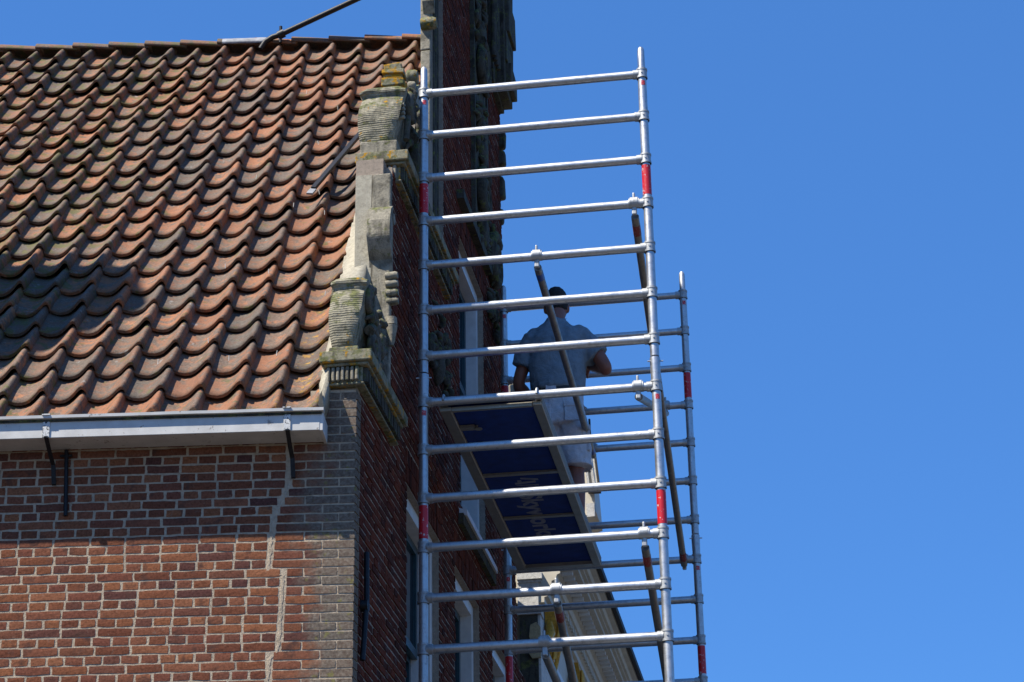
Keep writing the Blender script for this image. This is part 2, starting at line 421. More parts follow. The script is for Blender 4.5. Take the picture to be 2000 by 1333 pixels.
BR = Matrix((W, N, Zv)).transposed().to_4x4()
def brick_data(L_, v):
    key = (round(L_, 3), v)
    if key not in BV:
        vs, fs = brick_mesh(L_, GR - .0095, hash(key) % 9999)
        m = MB(); m.add(vs, fs); BV[key] = (m.mesh('brick', 'brick'), vs, fs)
    return BV[key]
seam = [(5.70, -.335), (5.36, -.34), (5.27, -.375), (5.2, -.41), (4.92, -.43), (4.905, -.355), (4.55, -.365), (4.50, -.38), (4.48, -.41), (4.2, -.42)]
def seam_s(z):
    for (z0, s0), (z1, s1) in zip(seam, seam[1:]):
        if z0 >= z >= z1: return s0 + (s1 - s0) * (z0 - z) / (z0 - z1)
    return seam[0][1] if z > seam[0][0] else seam[-1][1]
cand = []
k = 0
while True:
    z = 5.875 - (k + 1) * GR
    if z < 4.15: break
    so = seam_s(z)
    sq = so + .015 if z < 5.69 else -.215
    parts = [.18, 0] if k % 2 else [.09, .18]
    # quoin bricks from the corner leftwards
    s = 0.0; q = 0
    for L_ in ([.165, .24] if k % 2 else [.085, .17, .17]):
        a = s - L_
        if a < sq + .05: a = sq
        if s - a > .03: cand.append((a + .003, s - .003, z, 'q' if s < 0 else 'c'))
        s = a
        if s <= sq: break
    # field bricks left of the seam
    if z < 5.66:
        L_ = .181 if k % 2 == 0 else .0905
        s = so - .012 + rnd(-.004, .004); first = True
        while s > -12:
            l = L_ * (rnd(.75, 1) if first else 1) + rnd(-.007, .007); first = False
            cand.append((s - l + .0045, s - .0045, z, 'f')); s -= l
    k += 1
corner = [c for c in cand if c[3] == 'c']; rest = [c for c in cand if c[3] != 'c']
def score(c):
    vis = c[1] > -1.88 - (c[2] - 4.4) * .06
    return (0 if vis else 1, -(c[1] - c[0]) if c[0] > -1.95 else 1, c[0] < -1.7)
rest.sort(key=score)
single = 300 - len(corner)
for a, b, z, kk in corner:      # corner bricks return round into the front wall
    mb = MB(); D = .082; H_ = GR - .0095; cb = rnd(-.001, .001)
    def cs(s, n): p = SW(s, n, 0); return p
    pts = [cs(a, .0018), Vector((FX + cb - .004, C0.y - .0022, 0)), Vector((FX + cb, C0.y + .003, 0)), Vector((FX + cb, C0.y + D, 0)), Vector((FX - .06, C0.y + D, 0)), cs(a, -.05)]
    n_ = len(pts); j = lambda: Vector((rnd(-.0007, .0007), rnd(-.0006, .0004), rnd(-.0015, .0015)))
    vs = [p + Zv * z + j() for p in pts] + [p + Zv * (z + H_) + j() for p in pts]
    mb.add(vs, [tuple(range(n_)), tuple(range(n_, 2 * n_))] + [(i, (i + 1) % n_, n_ + (i + 1) % n_, n_ + i) for i in range(n_)])
    mb.build('brick', 'brick', side)
stuff = MB()
for i, (a, b, z, kk) in enumerate(rest):
    l = b - a; lq = round(l / .004) * .004
    me, vs, fs = brick_data(lq, random.randrange(3))
    lat = .0006 if kk == 'q' else 0
    M = Matrix.Translation(SW(a, rnd(.0012, .0022) + lat, z + rnd(-.0015, .0015))) @ Matrix.Rotation(rnd(-.012, .012), 4, N) @ BR
    if i < single:
        o = link('brick', me, side); o.matrix_local = M
    else: stuff.add([M @ v for v in vs], fs)
stuff.build('brick_mass', 'brick', side, kind='stuff')
# smeared mortar seam between wall field and quoin
mb = MB(); z = 5.68; rows = []
while z > 4.16:
    s = seam_s(z); w_ = .011 + .008 * noise.noise(Vector((0, 3, z * 22)))
    w_ = max(w_, .005); dj = .009 * noise.noise(Vector((5, 1, z * 60)))
    rows.append([SW(s - w_ + dj, -.004, z), SW(s - w_ * .5 + dj, .0015, z), SW(s + w_ * .5 + dj, .0015, z), SW(s + w_ + dj, -.004, z)]); z -= .012
mb.loft([r for r in rows], cap=False, smooth=False); mb.build('mortar_seam', 'mortar', side)

# wall irons
mb = MB(); p = pl(130, 880, N, SW(0, .02, 0)); q = pl(128, 1008, N, SW(0, .02, 0))
mb.tube(p, q, .011, 8); mb.tube(p + Zv * -.03 - W * .03, p + Zv * -.03 + W * .03, .008, 8); mb.build('wall_anchor', 'iron', side)
mb = MB(); p = XP(716, 1080, FX + .02); q = XP(708, 1290, FX + .02)
mb.path([p, p * .55 + q * .45 + Vector((.01, 0, 0)), q], .014, 8); m_ = (p + q) / 2
mb.tube(m_ - Vector((.03, 0, 0)), m_ + Vector((.02, 0, 0)), .03, 10); mb.build('wall_anchor', 'iron', front)

# ---- gutter box
gz0, gz1, gp = 5.594, 5.70, .19
GE = -.165
mb = MB()
def gbox(s0, s1, n0, n1, z0, z1): mb.obox(SW(s0, n0, z0), W * (s1 - s0), N * (n1 - n0), Zv * (z1 - z0))
gbox(-12, GE, .012, gp - .022, gz0, gz0 + .018)          # bottom board
gbox(-12, GE, gp - .020, gp, gz0 - .004, gz1 - .014)      # front board
gbox(GE - .001, GE + .016, .006, gp - .002, gz0 - .006, gz1 - .016)   # end board
gbox(-12, GE, .006, .02, gz0 + .02, gz1)                # back board
gutter = mb.build('gutter', 'oldwhite', house); bevel(gutter, .002, 1)
mb = MB(); rows = []
for s in [-12] + [-2.4 + .1 * i for i in range(24)]:
    s = min(s, GE + .02); w_ = .002 * noise.noise(Vector((s * 4, 0, 0)))
    rows.append([SW(s, gp - .012, gz1 - .016 + w_), SW(s, gp + .022, gz1 - .012 + w_), SW(s, gp + .023, gz1 + .003 + w_), SW(s, gp - .012, gz1 + .001 + w_)])
mb.loft(rows, smooth=False)
mb.build('lip', 'oldwhite', gutter)
mb = MB(); mb.obox(SW(-12, gp + .0005, gz1 - .026), W * (12 + GE + .01), N * .008, Zv * .011); mb.build('moss_and_shade_line', 'dstone', gutter)  # dark strip below the lip: moss together with the lip's shadow, as solid colour
mb = MB(); mb.obox(SW(-12, .02, gz0 + .03), W * 11.8, N * (gp - .045), Zv * .045); mb.build('liner', 'lead', gutter)
for px in (92, 561):
    p = pl(px, 820, N, SW(0, gp, 0)); s = (p - C0).dot(W); mb = MB()
    mb.obox(SW(s - .017, gp, gz0 - .002), W * .034, N * .007, Zv * (gz1 - gz0 - .012)); mb.obox(SW(s - .02, gp - .03, gz1 + .002), W * .04, N * .06, Zv * .006)
    st = mb.build('strap', 'peel', gutter)
    mb = MB(); a = SW(s + .003, gp + .002, gz0 - .004); b = SW(s + .014, .012, 5.45)
    for u, v in ((a, SW(s + .006, gp * .55, gz0 - .06)), (SW(s + .006, gp * .55, gz0 - .06), SW(s + .01, .04, gz0 - .1)), (SW(s + .01, .04, gz0 - .1), SW(s + .014, .016, 5.40))):
        mb.obox(u - W * .011, W * .022, N * .008 + Zv * .006, v - u)
    mb.build('bracket', 'iron', gutter)

# ---- roof
RL = 5.92                                   # slope length
def RP(s, u, n=0): return E0 + W * s + UP * u + RN * n
mb = MB()
mb.add([RP(-12, -.05, -.03), RP(-.235, -.05, -.03), RP(.17, RL - .08, -.03), RP(-12, RL, -.03)], [(0, 1, 2, 3)])
rd = RP(0, RL); by = rd.y + 3.7
mb.add([RP(-12, RL, -.03), RP(.17, RL - .08, -.03), Vector((-.37, 6.1, 5.6)), Vector((-12.4, 4.8, 5.6))], [(0, 1, 2, 3)])
roof = mb.build('roof', 'wood', house)
TW, TG, TL = .205, .268, .335
prof = [(0, -.004), (.09, -.015), (.22, -.024), (.36, -.028), (.5, -.024), (.62, -.013), (.73, .004), (.82, .022), (.89, .036), (.95, .042), (1.0, .038), (1.035, .024), (1.05, .004), (1.055, -.014)]
def tile_mesh(seed):
    rs = random.Random(seed); vs = []; nr = 5; npf = len(prof)
    bend = rs.uniform(-.004, .004); tw = rs.uniform(-.004, .004)
    for r_ in range(nr):
        v = r_ / (nr - 1)
        for u, h in prof:
            edge = (rs.uniform(-.003, .003) if r_ == 0 else 0)
            vs.append((u * TW + rs.uniform(-.001, .001), v * TL + edge - (.006 * sin(pi * u) if r_ == 0 else 0), h * (1.02 - .04 * v) + bend * sin(pi * v) + tw * (u - .5) * (1 - v) + rs.uniform(-.0007, .0007)))
    top = len(vs)
    for r_ in range(2):
        for i, (u, h) in enumerate(prof):
            x, y, z = vs[i if r_ == 0 else (nr - 1) * npf + i]; vs.append((x, y + (.002 if r_ == 0 else 0), z - .017))
    fs = []; sm = []
    for r_ in range(nr - 1):
        for i in range(npf - 1): a = r_ * npf + i; fs.append((a, a + 1, a + npf + 1, a + npf))
    n1 = len(fs)
    for i in range(npf - 1): fs.append((i, top + i, top + i + 1, i + 1))       # nose
    for i in range(npf - 1): fs.append((top + i, top + npf + i, top + npf + i + 1, top + i + 1))
    l = npf - 1; fs.append((l, top + l, top + npf + l, (nr - 1) * npf + l)); fs.append((0, (nr - 1) * npf, top + npf, top))
    m = MB(); m.add(vs, fs[:n1], True); m.add(vs, fs[n1:], False)
    me = bpy.data.meshes.new('tile'); me.from_pydata(vs, [], fs); me.materials.append(MAT['tile'])
    me.polygons.foreach_set('use_smooth', [i < n1 for i in range(len(fs))]); me.update()
    return me, [Vector(v) for v in vs], fs
TM = [tile_mesh(100 + i) for i in range(8)]
tilt = math.asin(.033 / TG)
def s_lim(u, x=-.36): return (x - E0.x - UP.x * u) / W.x
slots = []
nrow = 22
for r_ in range(nrow):
    for c in range(-4, 58):
        s = -.232 - TW * (c + 1) * .995 + .045 - r_ * .0009
        if s + TW * 1.05 < s_lim(r_ * TG) + .13: slots.append((r_, c, s))
def tvis(t):
    p = RP(t[2] + TW, t[0] * TG + .15); d = p - CP; return (d.dot(CR) / d.dot(CF)) * FPX + 1000 > -8
vis = [t for t in slots if tvis(t)]; vis.sort(key=lambda t: t[0]); inv = [t for t in slots if not tvis(t)]
print('tiles in view', len(vis))
tm = MB()
for i, (r_, c, s) in enumerate(vis + inv):
    me, vs, fs = random.choice(TM)
    R3 = Matrix((W, UP, RN)).transposed().to_4x4()
    slip = rnd(-.013, .01) - (.03 if random.random() < .03 else 0)
    wav = .006 * noise.noise(Vector((s * 1.3, r_ * .3, 0)))
    M = Matrix.Translation(RP(s + rnd(-.0025, .0025), r_ * TG * (1 - .0035 * (s + 3.4)) - .03 + slip + .026 * noise.noise(Vector((s * .8, r_ * .2, 4))), .040 + wav)) @ R3 @ Matrix.Rotation(-tilt + rnd(-.014, .014), 4, 'X') @ Matrix.Rotation(rnd(-.03, .03), 4, 'Z') @ Matrix.Rotation(rnd(-.035, .035), 4, 'Y')
    if i < min(300, len(vis)):
        o = link('tile', me, roof); o.matrix_local = M
    else: tm.add([M @ v for v in vs], fs, True)
tm.build('tile_mass', 'tile', roof, kind='stuff')
# ridge caps
rr = RP(0, RL + .03, .0) + Zv * .03 - UP * (.026 * 3.4)
WR = (W - UP * .026); s = .19; i = 0
while s > -8:
    L_ = .275 + rnd(-.006, .006)
    flash = -1.93 < s < -1.45
    mb = MB(); rings = []
    for t_, rad, lift in ((0, .098, .012), (.5, .093, .004), (1, .088, -.006)):
        o_ = rr + WR * (s - L_ * 1.12 * (1 - t_)) + Zv * (.0 + lift + .004 * noise.noise(Vector((s * 3, 0, 1))))
        ring = [o_ + (-N * cos(a) * rad + Zv * (sin(a) * rad * .8 - .045)) for a in [pi * q / 10 for q in range(11)]]
        ring += [o_ + (-N * cos(a) * (rad - .014) + Zv * (sin(a) * (rad - .014) * .8 - .045)) for a in [pi * q / 10 for q in range(10, -1, -1)]]
        rings.append(ring)
    mb.loft(rings); mb.build('ridge_tile', 'tile', roof); s -= L_; i += 1
mb = MB(); a = pl(425, 96, RN, RP(0, RL, .10)); sA = (a - E0).dot(W); a2 = pl(512, 92, RN, RP(0, RL, .1)); sB = (a2 - E0).dot(W)
rings = []
for q in range(7):
    s = sA + (sB - sA) * q / 6; o_ = rr + WR * s + Zv * .004
    rings.append([o_ + (-N * cos(t_) * .107 + Zv * (sin(t_) * .089 - .05 + .004 * noise.noise(Vector((q, t_ * 3, 0))))) for t_ in [pi * k_ / 10 for k_ in range(11)]] +
                 [o_ + (-N * cos(t_) * .101 + Zv * (sin(t_) * .083 - .05)) for t_ in [pi * k_ / 10 for k_ in range(10, -1, -1)]])
mb.loft(rings); mb.build('flashing', 'dulllead', roof)
# stay rods
b0 = rr + WR * (sB + .02) + Zv * .0; yv = b0.y - .11
q1 = YP(548, 68, yv); q2 = YP(720, -12, yv)
mb = MB(); mb.path([YP(509, 96, yv), YP(518, 82, yv), YP(532, 73, yv), q1, q2], .021, 10)
dd = (q2 - q1).normalized(); mb.tube(q1 - dd * .02, q1 + dd * .03, .032, 10); mb.tube(q1 + Zv * .07, q1 - Zv * .07, .012, 8)
mb.tube(q2, YP(1000, -140, yv + 1.2), .021, 10)
mb.build('stay_rod', 'iron', roof)
a = pl(716, 250, RN, RP(0, 0, .13)); b = pl(612, 372, RN, RP(0, 0, .11))
mb = MB(); ax = (b - a).normalized(); sd = ax.cross(RN).normalized(); mb.obox(a - sd * .014, sd * .028, RN * .022, b - a)
st2 = mb.build('stay_rod', 'iron', roof)
mb = MB(); mb.obox(b - sd * .02, sd * .04, RN * .012, ax * .07); mb.build('lug', 'dulllead', roof)
# small hooks holding tiles
for px, py in ((440, 525), (407, 670), (447, 705), (540, 695), (634, 420), (525, 535), (695, 122), (598, 184), (660, 215), (622, 283), (624, 380), (705, 242), (573, 405), (500, 350), (308, 712), (635, 578)):
    p = pl(px, py, RN, RP(0, 0, .06)); mb = MB(); mb.tube(p, p + Zv * .03 + W * rnd(-.006, .006), .0018, 5); mb.build('tile_hook', 'clip', roof)
# mortar fillet along the verge
mb = MB(); rings = []
lf = [(624, 795), (630, 735), (640, 690), (657, 600), (672, 520), (690, 440), (704, 400), (716, 330), (740, 290)]
for i in range(40):
    t_ = i / 39 * (len(lf) - 1); a = int(min(t_, len(lf) - 2)); f = t_ - a
    px = lf[a][0] * (1 - f) + lf[a + 1][0] * f; py = lf[a][1] * (1 - f) + lf[a + 1][1] * f
    p = pl(px - 2 + 3 * noise.noise(Vector((i * .5, 0, 0))), py, RN, RP(0, 0, .05)); u = (p - E0).dot(UP)
    s = (p - E0).dot(W); h = .02 * noise.noise(Vector((i * .35, 2, 0)))
    rings.append([RP(s, u, -.02), RP(s, u, .07 + h * .3), RP((s + s_lim(u, -.3)) / 2, u + .02, .11 + h), RP(s_lim(u, -.3), u + .03, .125 + h), RP(s_lim(u, -.29), u, -.02)])
mb.loft(rings); mb.build('verge_fillet', 'verge', roof)

# ---- stonework of the gable
def entab(name, x0, x1, y0, y1, z0, z1, nd, nf, m='ystone'):
    """mouldings: y0 is the end towards the roof side; wraps along the front wall"""
    h = z1 - z0; mb = MB()
    mb.box((x0, y0, z1 - h * .34), (x1, y1, z1)); mb.box((x0 + .012, y0 + .02, z1 - h * .44), (x1 - .02, y1 - .02, z1 - h * .345))
    mb.box((x0 + .03, y0 + .045, z0 + .012), (x1 - .055, y1 - .03, z1 - h * .445)); mb.box((x0 + .025, y0 + .035, z0), (x1 - .045, y1 - .03, z0 + .014))
    o = mb.build(name, m, house); bevel(o, .006, 2)
    w_ = (x1 - .06 - x0 - .04) / nd
    for i in range(nd):
        mb = MB(); xa = x0 + .036 + i * w_; mb.box((xa, y0 + .022 + rnd(-.002, .002), z0 + h * .12), (xa + w_ * .66, y0 + .05, z1 - h * .46))
        bevel(mb.build('dentil', 'stone', o), .004, 1)
    w_ = (y1 - y0 - .1) / nf
    for i in range(nf):
        mb = MB(); ya = y0 + .06 + i * w_; mb.box((x1 - .06, ya, z0 + h * .12), (x1 - .032 + rnd(-.002, .002), ya + w_ * .6, z1 - h * .46))
        mb.build('dentil', 'dstone', o)
    return o
entab('stone_cornice', -.338, -.065, -1.085, -.12, 5.895, 6.075, 7, 22)
entab('stone_cornice', -.385, -.07, -.13, 1.6, 7.56, 7.75, 7, 40)

def scroll(y0, z0, sc_, x0, x1, name, mat, tap=.06):
    pts = []; base = [(.05, 0), (-.015, .02), (-.03, .1), (-.045, .2), (-.05, .3), (-.04, .4), (-.02, .47), (.0, .52)]
    fine = []
    for (a, b), (c, d) in zip(base, base[1:]):
        for k_ in range(4): f = k_ / 4; fine.append((a + (c - a) * f, b + (d - b) * f))
    # top roll
    cx, cz, r_ = .03, .565, .048
    for k_ in range(13): a = radians(-150 - 190 * k_ / 12); fine.append((cx + r_ * cos(a) * 1.15, cz + r_ * sin(a)))
    fine += [(.10, .5), (.2, .42), (.3, .28), (.36, .1), (.38, 0)]
    n_ = len(fine); rings = []
    for q in range(7):
        t_ = q / 6; x = x0 + (x1 - x0) * t_; ins = .012 * (1 if q in (0, 6) else 0)
        rings.append([Vector((x + (t_ - .5) * .035 * sin(pi * max(0, min(1, p_[1] / .5))) + (t_ - .5) * (.03 if p_[1] > .51 else 0) - tap * t_ * max(0, min(1, (.5 - p_[1]) / .4)), y0 + (p_[0] + ins * (1 if p_[0] < .1 else 0)) * sc_ + .009 * noise.noise(Vector((x * 14, p_[1] * 22, y0))), z0 + p_[1] * .70 * (1 if p_[1] < .5 else 1) - (ins if p_[1] > .55 else 0))) for p_ in fine])
    mb = MB(); mb.loft(rings); o = mb.build(name, mat, house); return o
def volute(mb, c, r0, turns, thick, x, start=0, hand=1):
    pts = []; rs = []
    for i in range(int(turns * 14)):
        a = start + hand * 2 * pi * i / 14; f = 1 - i / (turns * 14); r_ = r0 * (f * .9 + .1)
        pts.append((x + .012 * (1 - f), c[0] + cos(a) * r_, c[1] + sin(a) * r_)); rs.append(thick * (.45 + .55 * f))
    mb.path(pts, thick, 7, rs)
def leafy(mb, y, z, w_, h_, x, n_=14, seed=1):
    rs = random.Random(seed)
    for i in range(n_):
        a = rs.uniform(0, 2 * pi); cy = y + rs.uniform(-.5, .5) * w_; cz = z + rs.uniform(-.5, .5) * h_; L_ = rs.uniform(.03, .07)
        pts = [(x + .01 + .02 * sin(pi * t_), cy + cos(a + t_ * 1.3) * L_ * t_ * 1.6, cz + sin(a + t_ * 1.3) * L_ * t_ * 1.6) for t_ in (0, .3, .6, .9, 1.1)]
        mb.path(pts, .02, 6, [.012, .022, .024, .014, .005])

sb = scroll(-.86, 6.165, .93, -.32, -.155, 'scroll_bracket', 'gstone')
mb = MB(); volute(mb, (-.74, 6.50), .08, 2.2, .026, -.155, 1.2); volute(mb, (-.66, 6.26), .11, 2.2, .03, -.15, 2.5, -1)
leafy(mb, -.58, 6.36, .3, .4, -.175, 26, 3); volute(mb, (-.42, 6.2), .08, 1.6, .024, -.16, 0); mb.build('carving', 'cstone', sb)
for i, (yy, zz) in enumerate(((-.80, 6.50), (-.81, 6.43))):
    pass
mb = MB(); mb.box((-.328, -.93, 6.078), (-.17, -.45, 6.165)); bevel(wobble(mb, .004).build('plinth', 'ystone', house), .008)
sb = scroll(.05, 7.86, 1.12, -.385, -.135, 'scroll_bracket', 'gstone')
mb = MB(); volute(mb, (.2, 8.2), .09, 2.3, .03, -.12, 1.2); volute(mb, (.38, 7.95), .14, 2.4, .036, -.12, 2.4, -1)
leafy(mb, .42, 8.1, .4, .5, -.15, 30, 8); mb.path([(-.13, .12, 7.95), (-.125, .14, 8.1), (-.12, .18, 8.2), (-.12, .3, 8.26)], .02); mb.build('carving', 'cstone', sb)
mb = MB()
for q in range(4): mb.tube((-.175, .055 - .0, 8.06 + q * .028), (-.125, .04, 8.065 + q * .028), .013, 8)
mb.build('curl', 'stone', sb)
mb = MB(); mb.box((-.37, -.06, 7.753), (-.15, .3, 7.862)); bevel(wobble(mb, .004).build('plinth', 'stone', house), .008)
mb = MB()   # weathered finial on the upper scroll
fa, fb = YP(746, 168, .15), YP(790, 122, .15); fh = fb.z - fa.z
for q, (r_, h0, h1) in enumerate(((.0, -.1, .22), (.012, .225, .42), (.0, .425, .62), (.016, .625, .9), (.03, .905, 1.0))):
    mb.box((fa.x + r_, .12 + r_, fa.z + fh * h0), (fb.x - r_, .24 - r_, fa.z + fh * h1))
bevel(wobble(mb, .012, 14).build('finial', 'lstone', house), .012, 2)

# stone strips on the edge of the second tier
mb = MB(); mb.box((-.358, -.212, 6.08), (-.264, -.17, 7.555)); wobble(mb, .003).build('edge_render', 'verge', house)
mb = MB(); mb.box((-.262, -.215, 6.08), (-.152, -.17, 7.555)); strip = wobble(mb, .002).build('edge_stone', 'stone', house); bevel(strip, .008)
def roll(yc, zc, x0, x1, r_, mat, nm='edge_roll'):
    mb = MB(); rings = []
    for q in range(6):
        x = x0 + (x1 - x0) * q / 5; f = 1 if 0 < q < 5 else .8
        rings.append([Vector((x, yc + cos(a) * r_ * f, zc + sin(a) * r_ * f + .004 * noise.noise(Vector((x * 30, a, zc))))) for a in [2 * pi * t_ / 14 for t_ in range(14)]])
    mb.loft(rings); return mb.build(nm, mat, house)
p = XP(770, 432, -.14); roll(p.y - .02, p.z + .0, -.27, -.135, .042, 'stone')
mb = MB(); pr_ = [(-.26, 7.3), (-.29, 7.22), (-.3, 7.12), (-.26, 7.05), (-.22, 7.0), (-.2, 6.9), (-.2, 7.35)]
mb.prism(pr_, 0, -.272, -.14); bevel(mb.build('edge_block', 'stone', house), .02, 3)
p = XP(762, 555, -.12)
for i, dz in enumerate((0, .05, .1, .145)): roll(-.2 - .01 * i, p.z - .03 + dz, -.175, -.105, .024, 'stone', 'drop')
p = XP(756, 605, -.12)
mb = MB(); mb.tube((-.14, -.22, p.z - .12), (-.14, -.22, p.z), .014, 10, .034); mb.tube((-.14, -.22, p.z + .005), (-.14, -.22, p.z + .05), .032, 10, .03); mb.build('drop', 'stone', house)

# tier three edge: dressed stone facing the roof side, with rolls
XL = XE3
mb = MB(); zb = 8.0
segs = [(8.05, 8.62), (8.624, 8.93), (8.934, 9.29), (9.294, 9.9), (9.904, 10.4), (10.404, 11.2)]
edge3 = None
for i, (za, zc) in enumerate(segs):
    mb = MB(); d = rnd(-.006, .006); mb.box((XL + d * .5, 1.29 + d, za), (-.203, 1.36, zc)); o = wobble(mb, .002).build('edge_stone', 'stone', house); bevel(o, .008)
p = XP(866, 45, -.17); pz = YP(840, 47, 1.28).z
roll(1.275, pz, XL + .005, -.155, .045, 'ystone')
pz2 = YP(835, 5, 1.1).z
mb = MB(); mb.prism([(1.29, pz + .08), (1.24, pz + .16), (1.23, pz + .3), (1.17, pz + .34), (1.16, pz + .5), (1.29, pz + .5)], 0, XL + .02, -.17); bevel(mb.build('edge_block', 'stone', house), .01)
mb = MB()   # long mouldings between edge stone and brick field
for i, (yy, rr_) in enumerate(((1.375, .014), (1.405, .02), (1.44, .014), (1.475, .02))): mb.tube((-.2, yy, 7.76), (-.2, yy, 11.2), rr_, 10)
mb.build('moulding', 'dstone', house)
# scrolled piece low on tier three
q0 = YP(820, 150, .8); mb = MB()
zt = YP(810, 150, .8).z; xl = YP(800, 240, .8).x
mb.prism([(.75, 7.76), (.72, 8.0), (.73, 8.2), (.78, zt - .1), (.9, zt), (1.1, zt), (1.1, 7.76)], 0, xl, -.2); bevel(mb.build('edge_block', 'stone', house), .01)
roll(.79, zt - .01, YP(795, 150, .8).x, -.19, .05, 'ystone')
roll(.77, zt - .09, YP(799, 150, .8).x, -.2, .035, 'stone')

# carved mass on the front of the upper tier
mb = MB()
mb.box((-.15, 2.7, 8.6), (-.128, 3.18, 11.2))
for z in (8.75, 9.4, 9.55, 10.4): mb.ball((-.12, 2.95, z), .11, 10, 7, (.4, 1, rnd(.8, 1.5)))
leafy(mb, 2.9, 9.9, .5, 2.6, -.13, 90, 21)
volute(mb, (2.9, 9.0), .2, 2.3, .045, -.1, 1); volute(mb, (2.9, 10.1), .2, 2.3, .045, -.1, 2, -1)
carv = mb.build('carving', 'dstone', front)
mb = MB(); mb.box((-.152, 2.62, 8.58), (-.118, 2.66, 11.2)); mb.box((-.152, 3.2, 8.58), (-.118, 3.24, 11.2)); mb.box((-.152, 2.0, 8.53), (-.1, 3.25, 8.6)); mb.build('moulding', 'dstone', front)
mb = MB()   # lion mask and swag between the tiers
c = XP(856, 715, -.13); mb.ball((-.14, c.y, c.z), .1, 12, 8, (.55, 1, 1.3)); leafy(mb, c.y + .1, c.z + .1, .5, .45, -.14, 30, 31); volute(mb, (c.y - .2, c.z), .12, 2, .03, -.13)
mb.build('carving', 'dstone', front)
mb = MB()   # swag on the right of the window
volute(mb, (3.5, 8.75), .22, 2.2, .05, -.12, 1); leafy(mb, 3.4, 8.6, .5, .9, -.14, 40, 41); mb.build('carving', 'dstone', front)

# far edge of the gable: knobs and the big moulded bracket under the crown
def knob(pxa, pya, pyb, y=4.1):
    a = YP(pxa, pya, y); b = YP(pxa, pyb, y); zc = (a.z + b.z) / 2; h = abs(a.z - b.z) / 2
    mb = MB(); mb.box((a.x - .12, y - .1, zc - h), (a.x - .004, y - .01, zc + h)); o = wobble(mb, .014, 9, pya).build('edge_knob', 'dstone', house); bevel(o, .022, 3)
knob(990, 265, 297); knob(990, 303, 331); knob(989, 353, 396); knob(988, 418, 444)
fp = YP(1008, 210, 4.0)
mb = MB(); zt0 = fp.z
prof3 = [(-.2, 0), (-.10, 0), (-.09, .03), (-.03, .035), (-.02, .07), (.0, .075), (.005, .16)]
def xat(px, py): return YP(px, py, 4.0).x
mb = MB()
for (pa, ya, yb, yy0, yy1) in ((985, 217, -60, 3.5, 4.05), (1003, 212, -40, 3.6, 4.02), (1013, 200, 165, 3.66, 4.0), (1006, 163, 105, 3.62, 3.98), (1010, 103, 42, 3.66, 3.99), (1005, 40, -60, 3.62, 3.97)):
    zA = YP(pa, ya, 4.0).z; zB = YP(pa, yb, 4.0).z; mb.box((-.21, yy0, zA), (YP(pa - 2, ya, 4.0).x, yy1, zB))
for i in range(4): mb.tube((-.06, 3.4 - i * .07, zt0 + .0), (-.06, 3.4 - i * .07, 11.2), .02, 8)
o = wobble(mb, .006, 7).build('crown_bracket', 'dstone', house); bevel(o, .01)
mb = MB(); p = YP(1003, 768, 4.45); mb.box((p.x - .05, 4.4, p.z - .06), (p.x + .045, 4.5, p.z + .05)); mb.box((p.x - .04, 4.42, p.z + .055), (p.x + .035, 4.48, p.z + .075))
mb.box((-.3, 4.42, 7.6), (p.x + .03, 4.56, p.z - .062))
bevel(wobble(mb, .006, 12).build('edge_block', 'verge', house), .01)

# ---- windows
def window(y0, y1, z0, z1, zs_):
    xo = FX - .045; mb = MB(); t_ = .075
    for a, b, c, d in ((y0, y0 + t_, z0, z1), (y1 - t_, y1, z0, z1)): mb.box((xo - .12, a + .001, c), (xo, b - .001, d - .001))
    mb.box((xo - .12, y0 + t_ + .0005, z1 - t_), (xo, y1 - t_ - .0005, z1 - .001)); o = mb.build('window_frame', 'white', house)
    a, b = y0 + t_, y1 - t_
    def sash(x, za, zb):
        mb = MB(); w_ = .05
        mb.box((x - .035, a, za), (x, a + w_, zb)); mb.box((x - .035, b - w_, za), (x, b, zb)); mb.box((x - .035, a + w_, za), (x, b - w_, za + w_)); mb.box((x - .035, a + w_, zb - w_), (x, b - w_, zb))
        m_ = (a + b) / 2; mb.box((x - .03, m_ - .012, za + w_), (x - .004, m_ + .012, zb - w_)); mb.build('sash', 'teal', o)
        mb = MB(); mb.box((x - .022, a + w_ - .003, za + w_ - .003), (x - .018, b - w_ + .003, zb - w_ + .003)); mb.build('pane', 'glass', o)
    sash(xo - .075, zs_, z1 - t_ - .001); sash(xo - .115, max(z0, zs_ - 1.05) + .001, zs_ + .02)
    mb = MB(); mb.box((-.42, a, z0), (-.37, b, z1)); mb.build('blind', 'wood', o)
    return o
for o_ in openings:
    w_ = window(*o_)
mb = MB(); mb.prism([(-.3, 6.335), (-.3, 6.27), (-.10, 6.245), (-.10, 6.285)], 1, 2.04, 3.30); mb.build('window_sill', 'white', house)
mb = MB(); mb.box((-.15, 1.98, 6.17), (-.115, 3.34, 6.243)); mb.build('moulding', 'dstone', front)

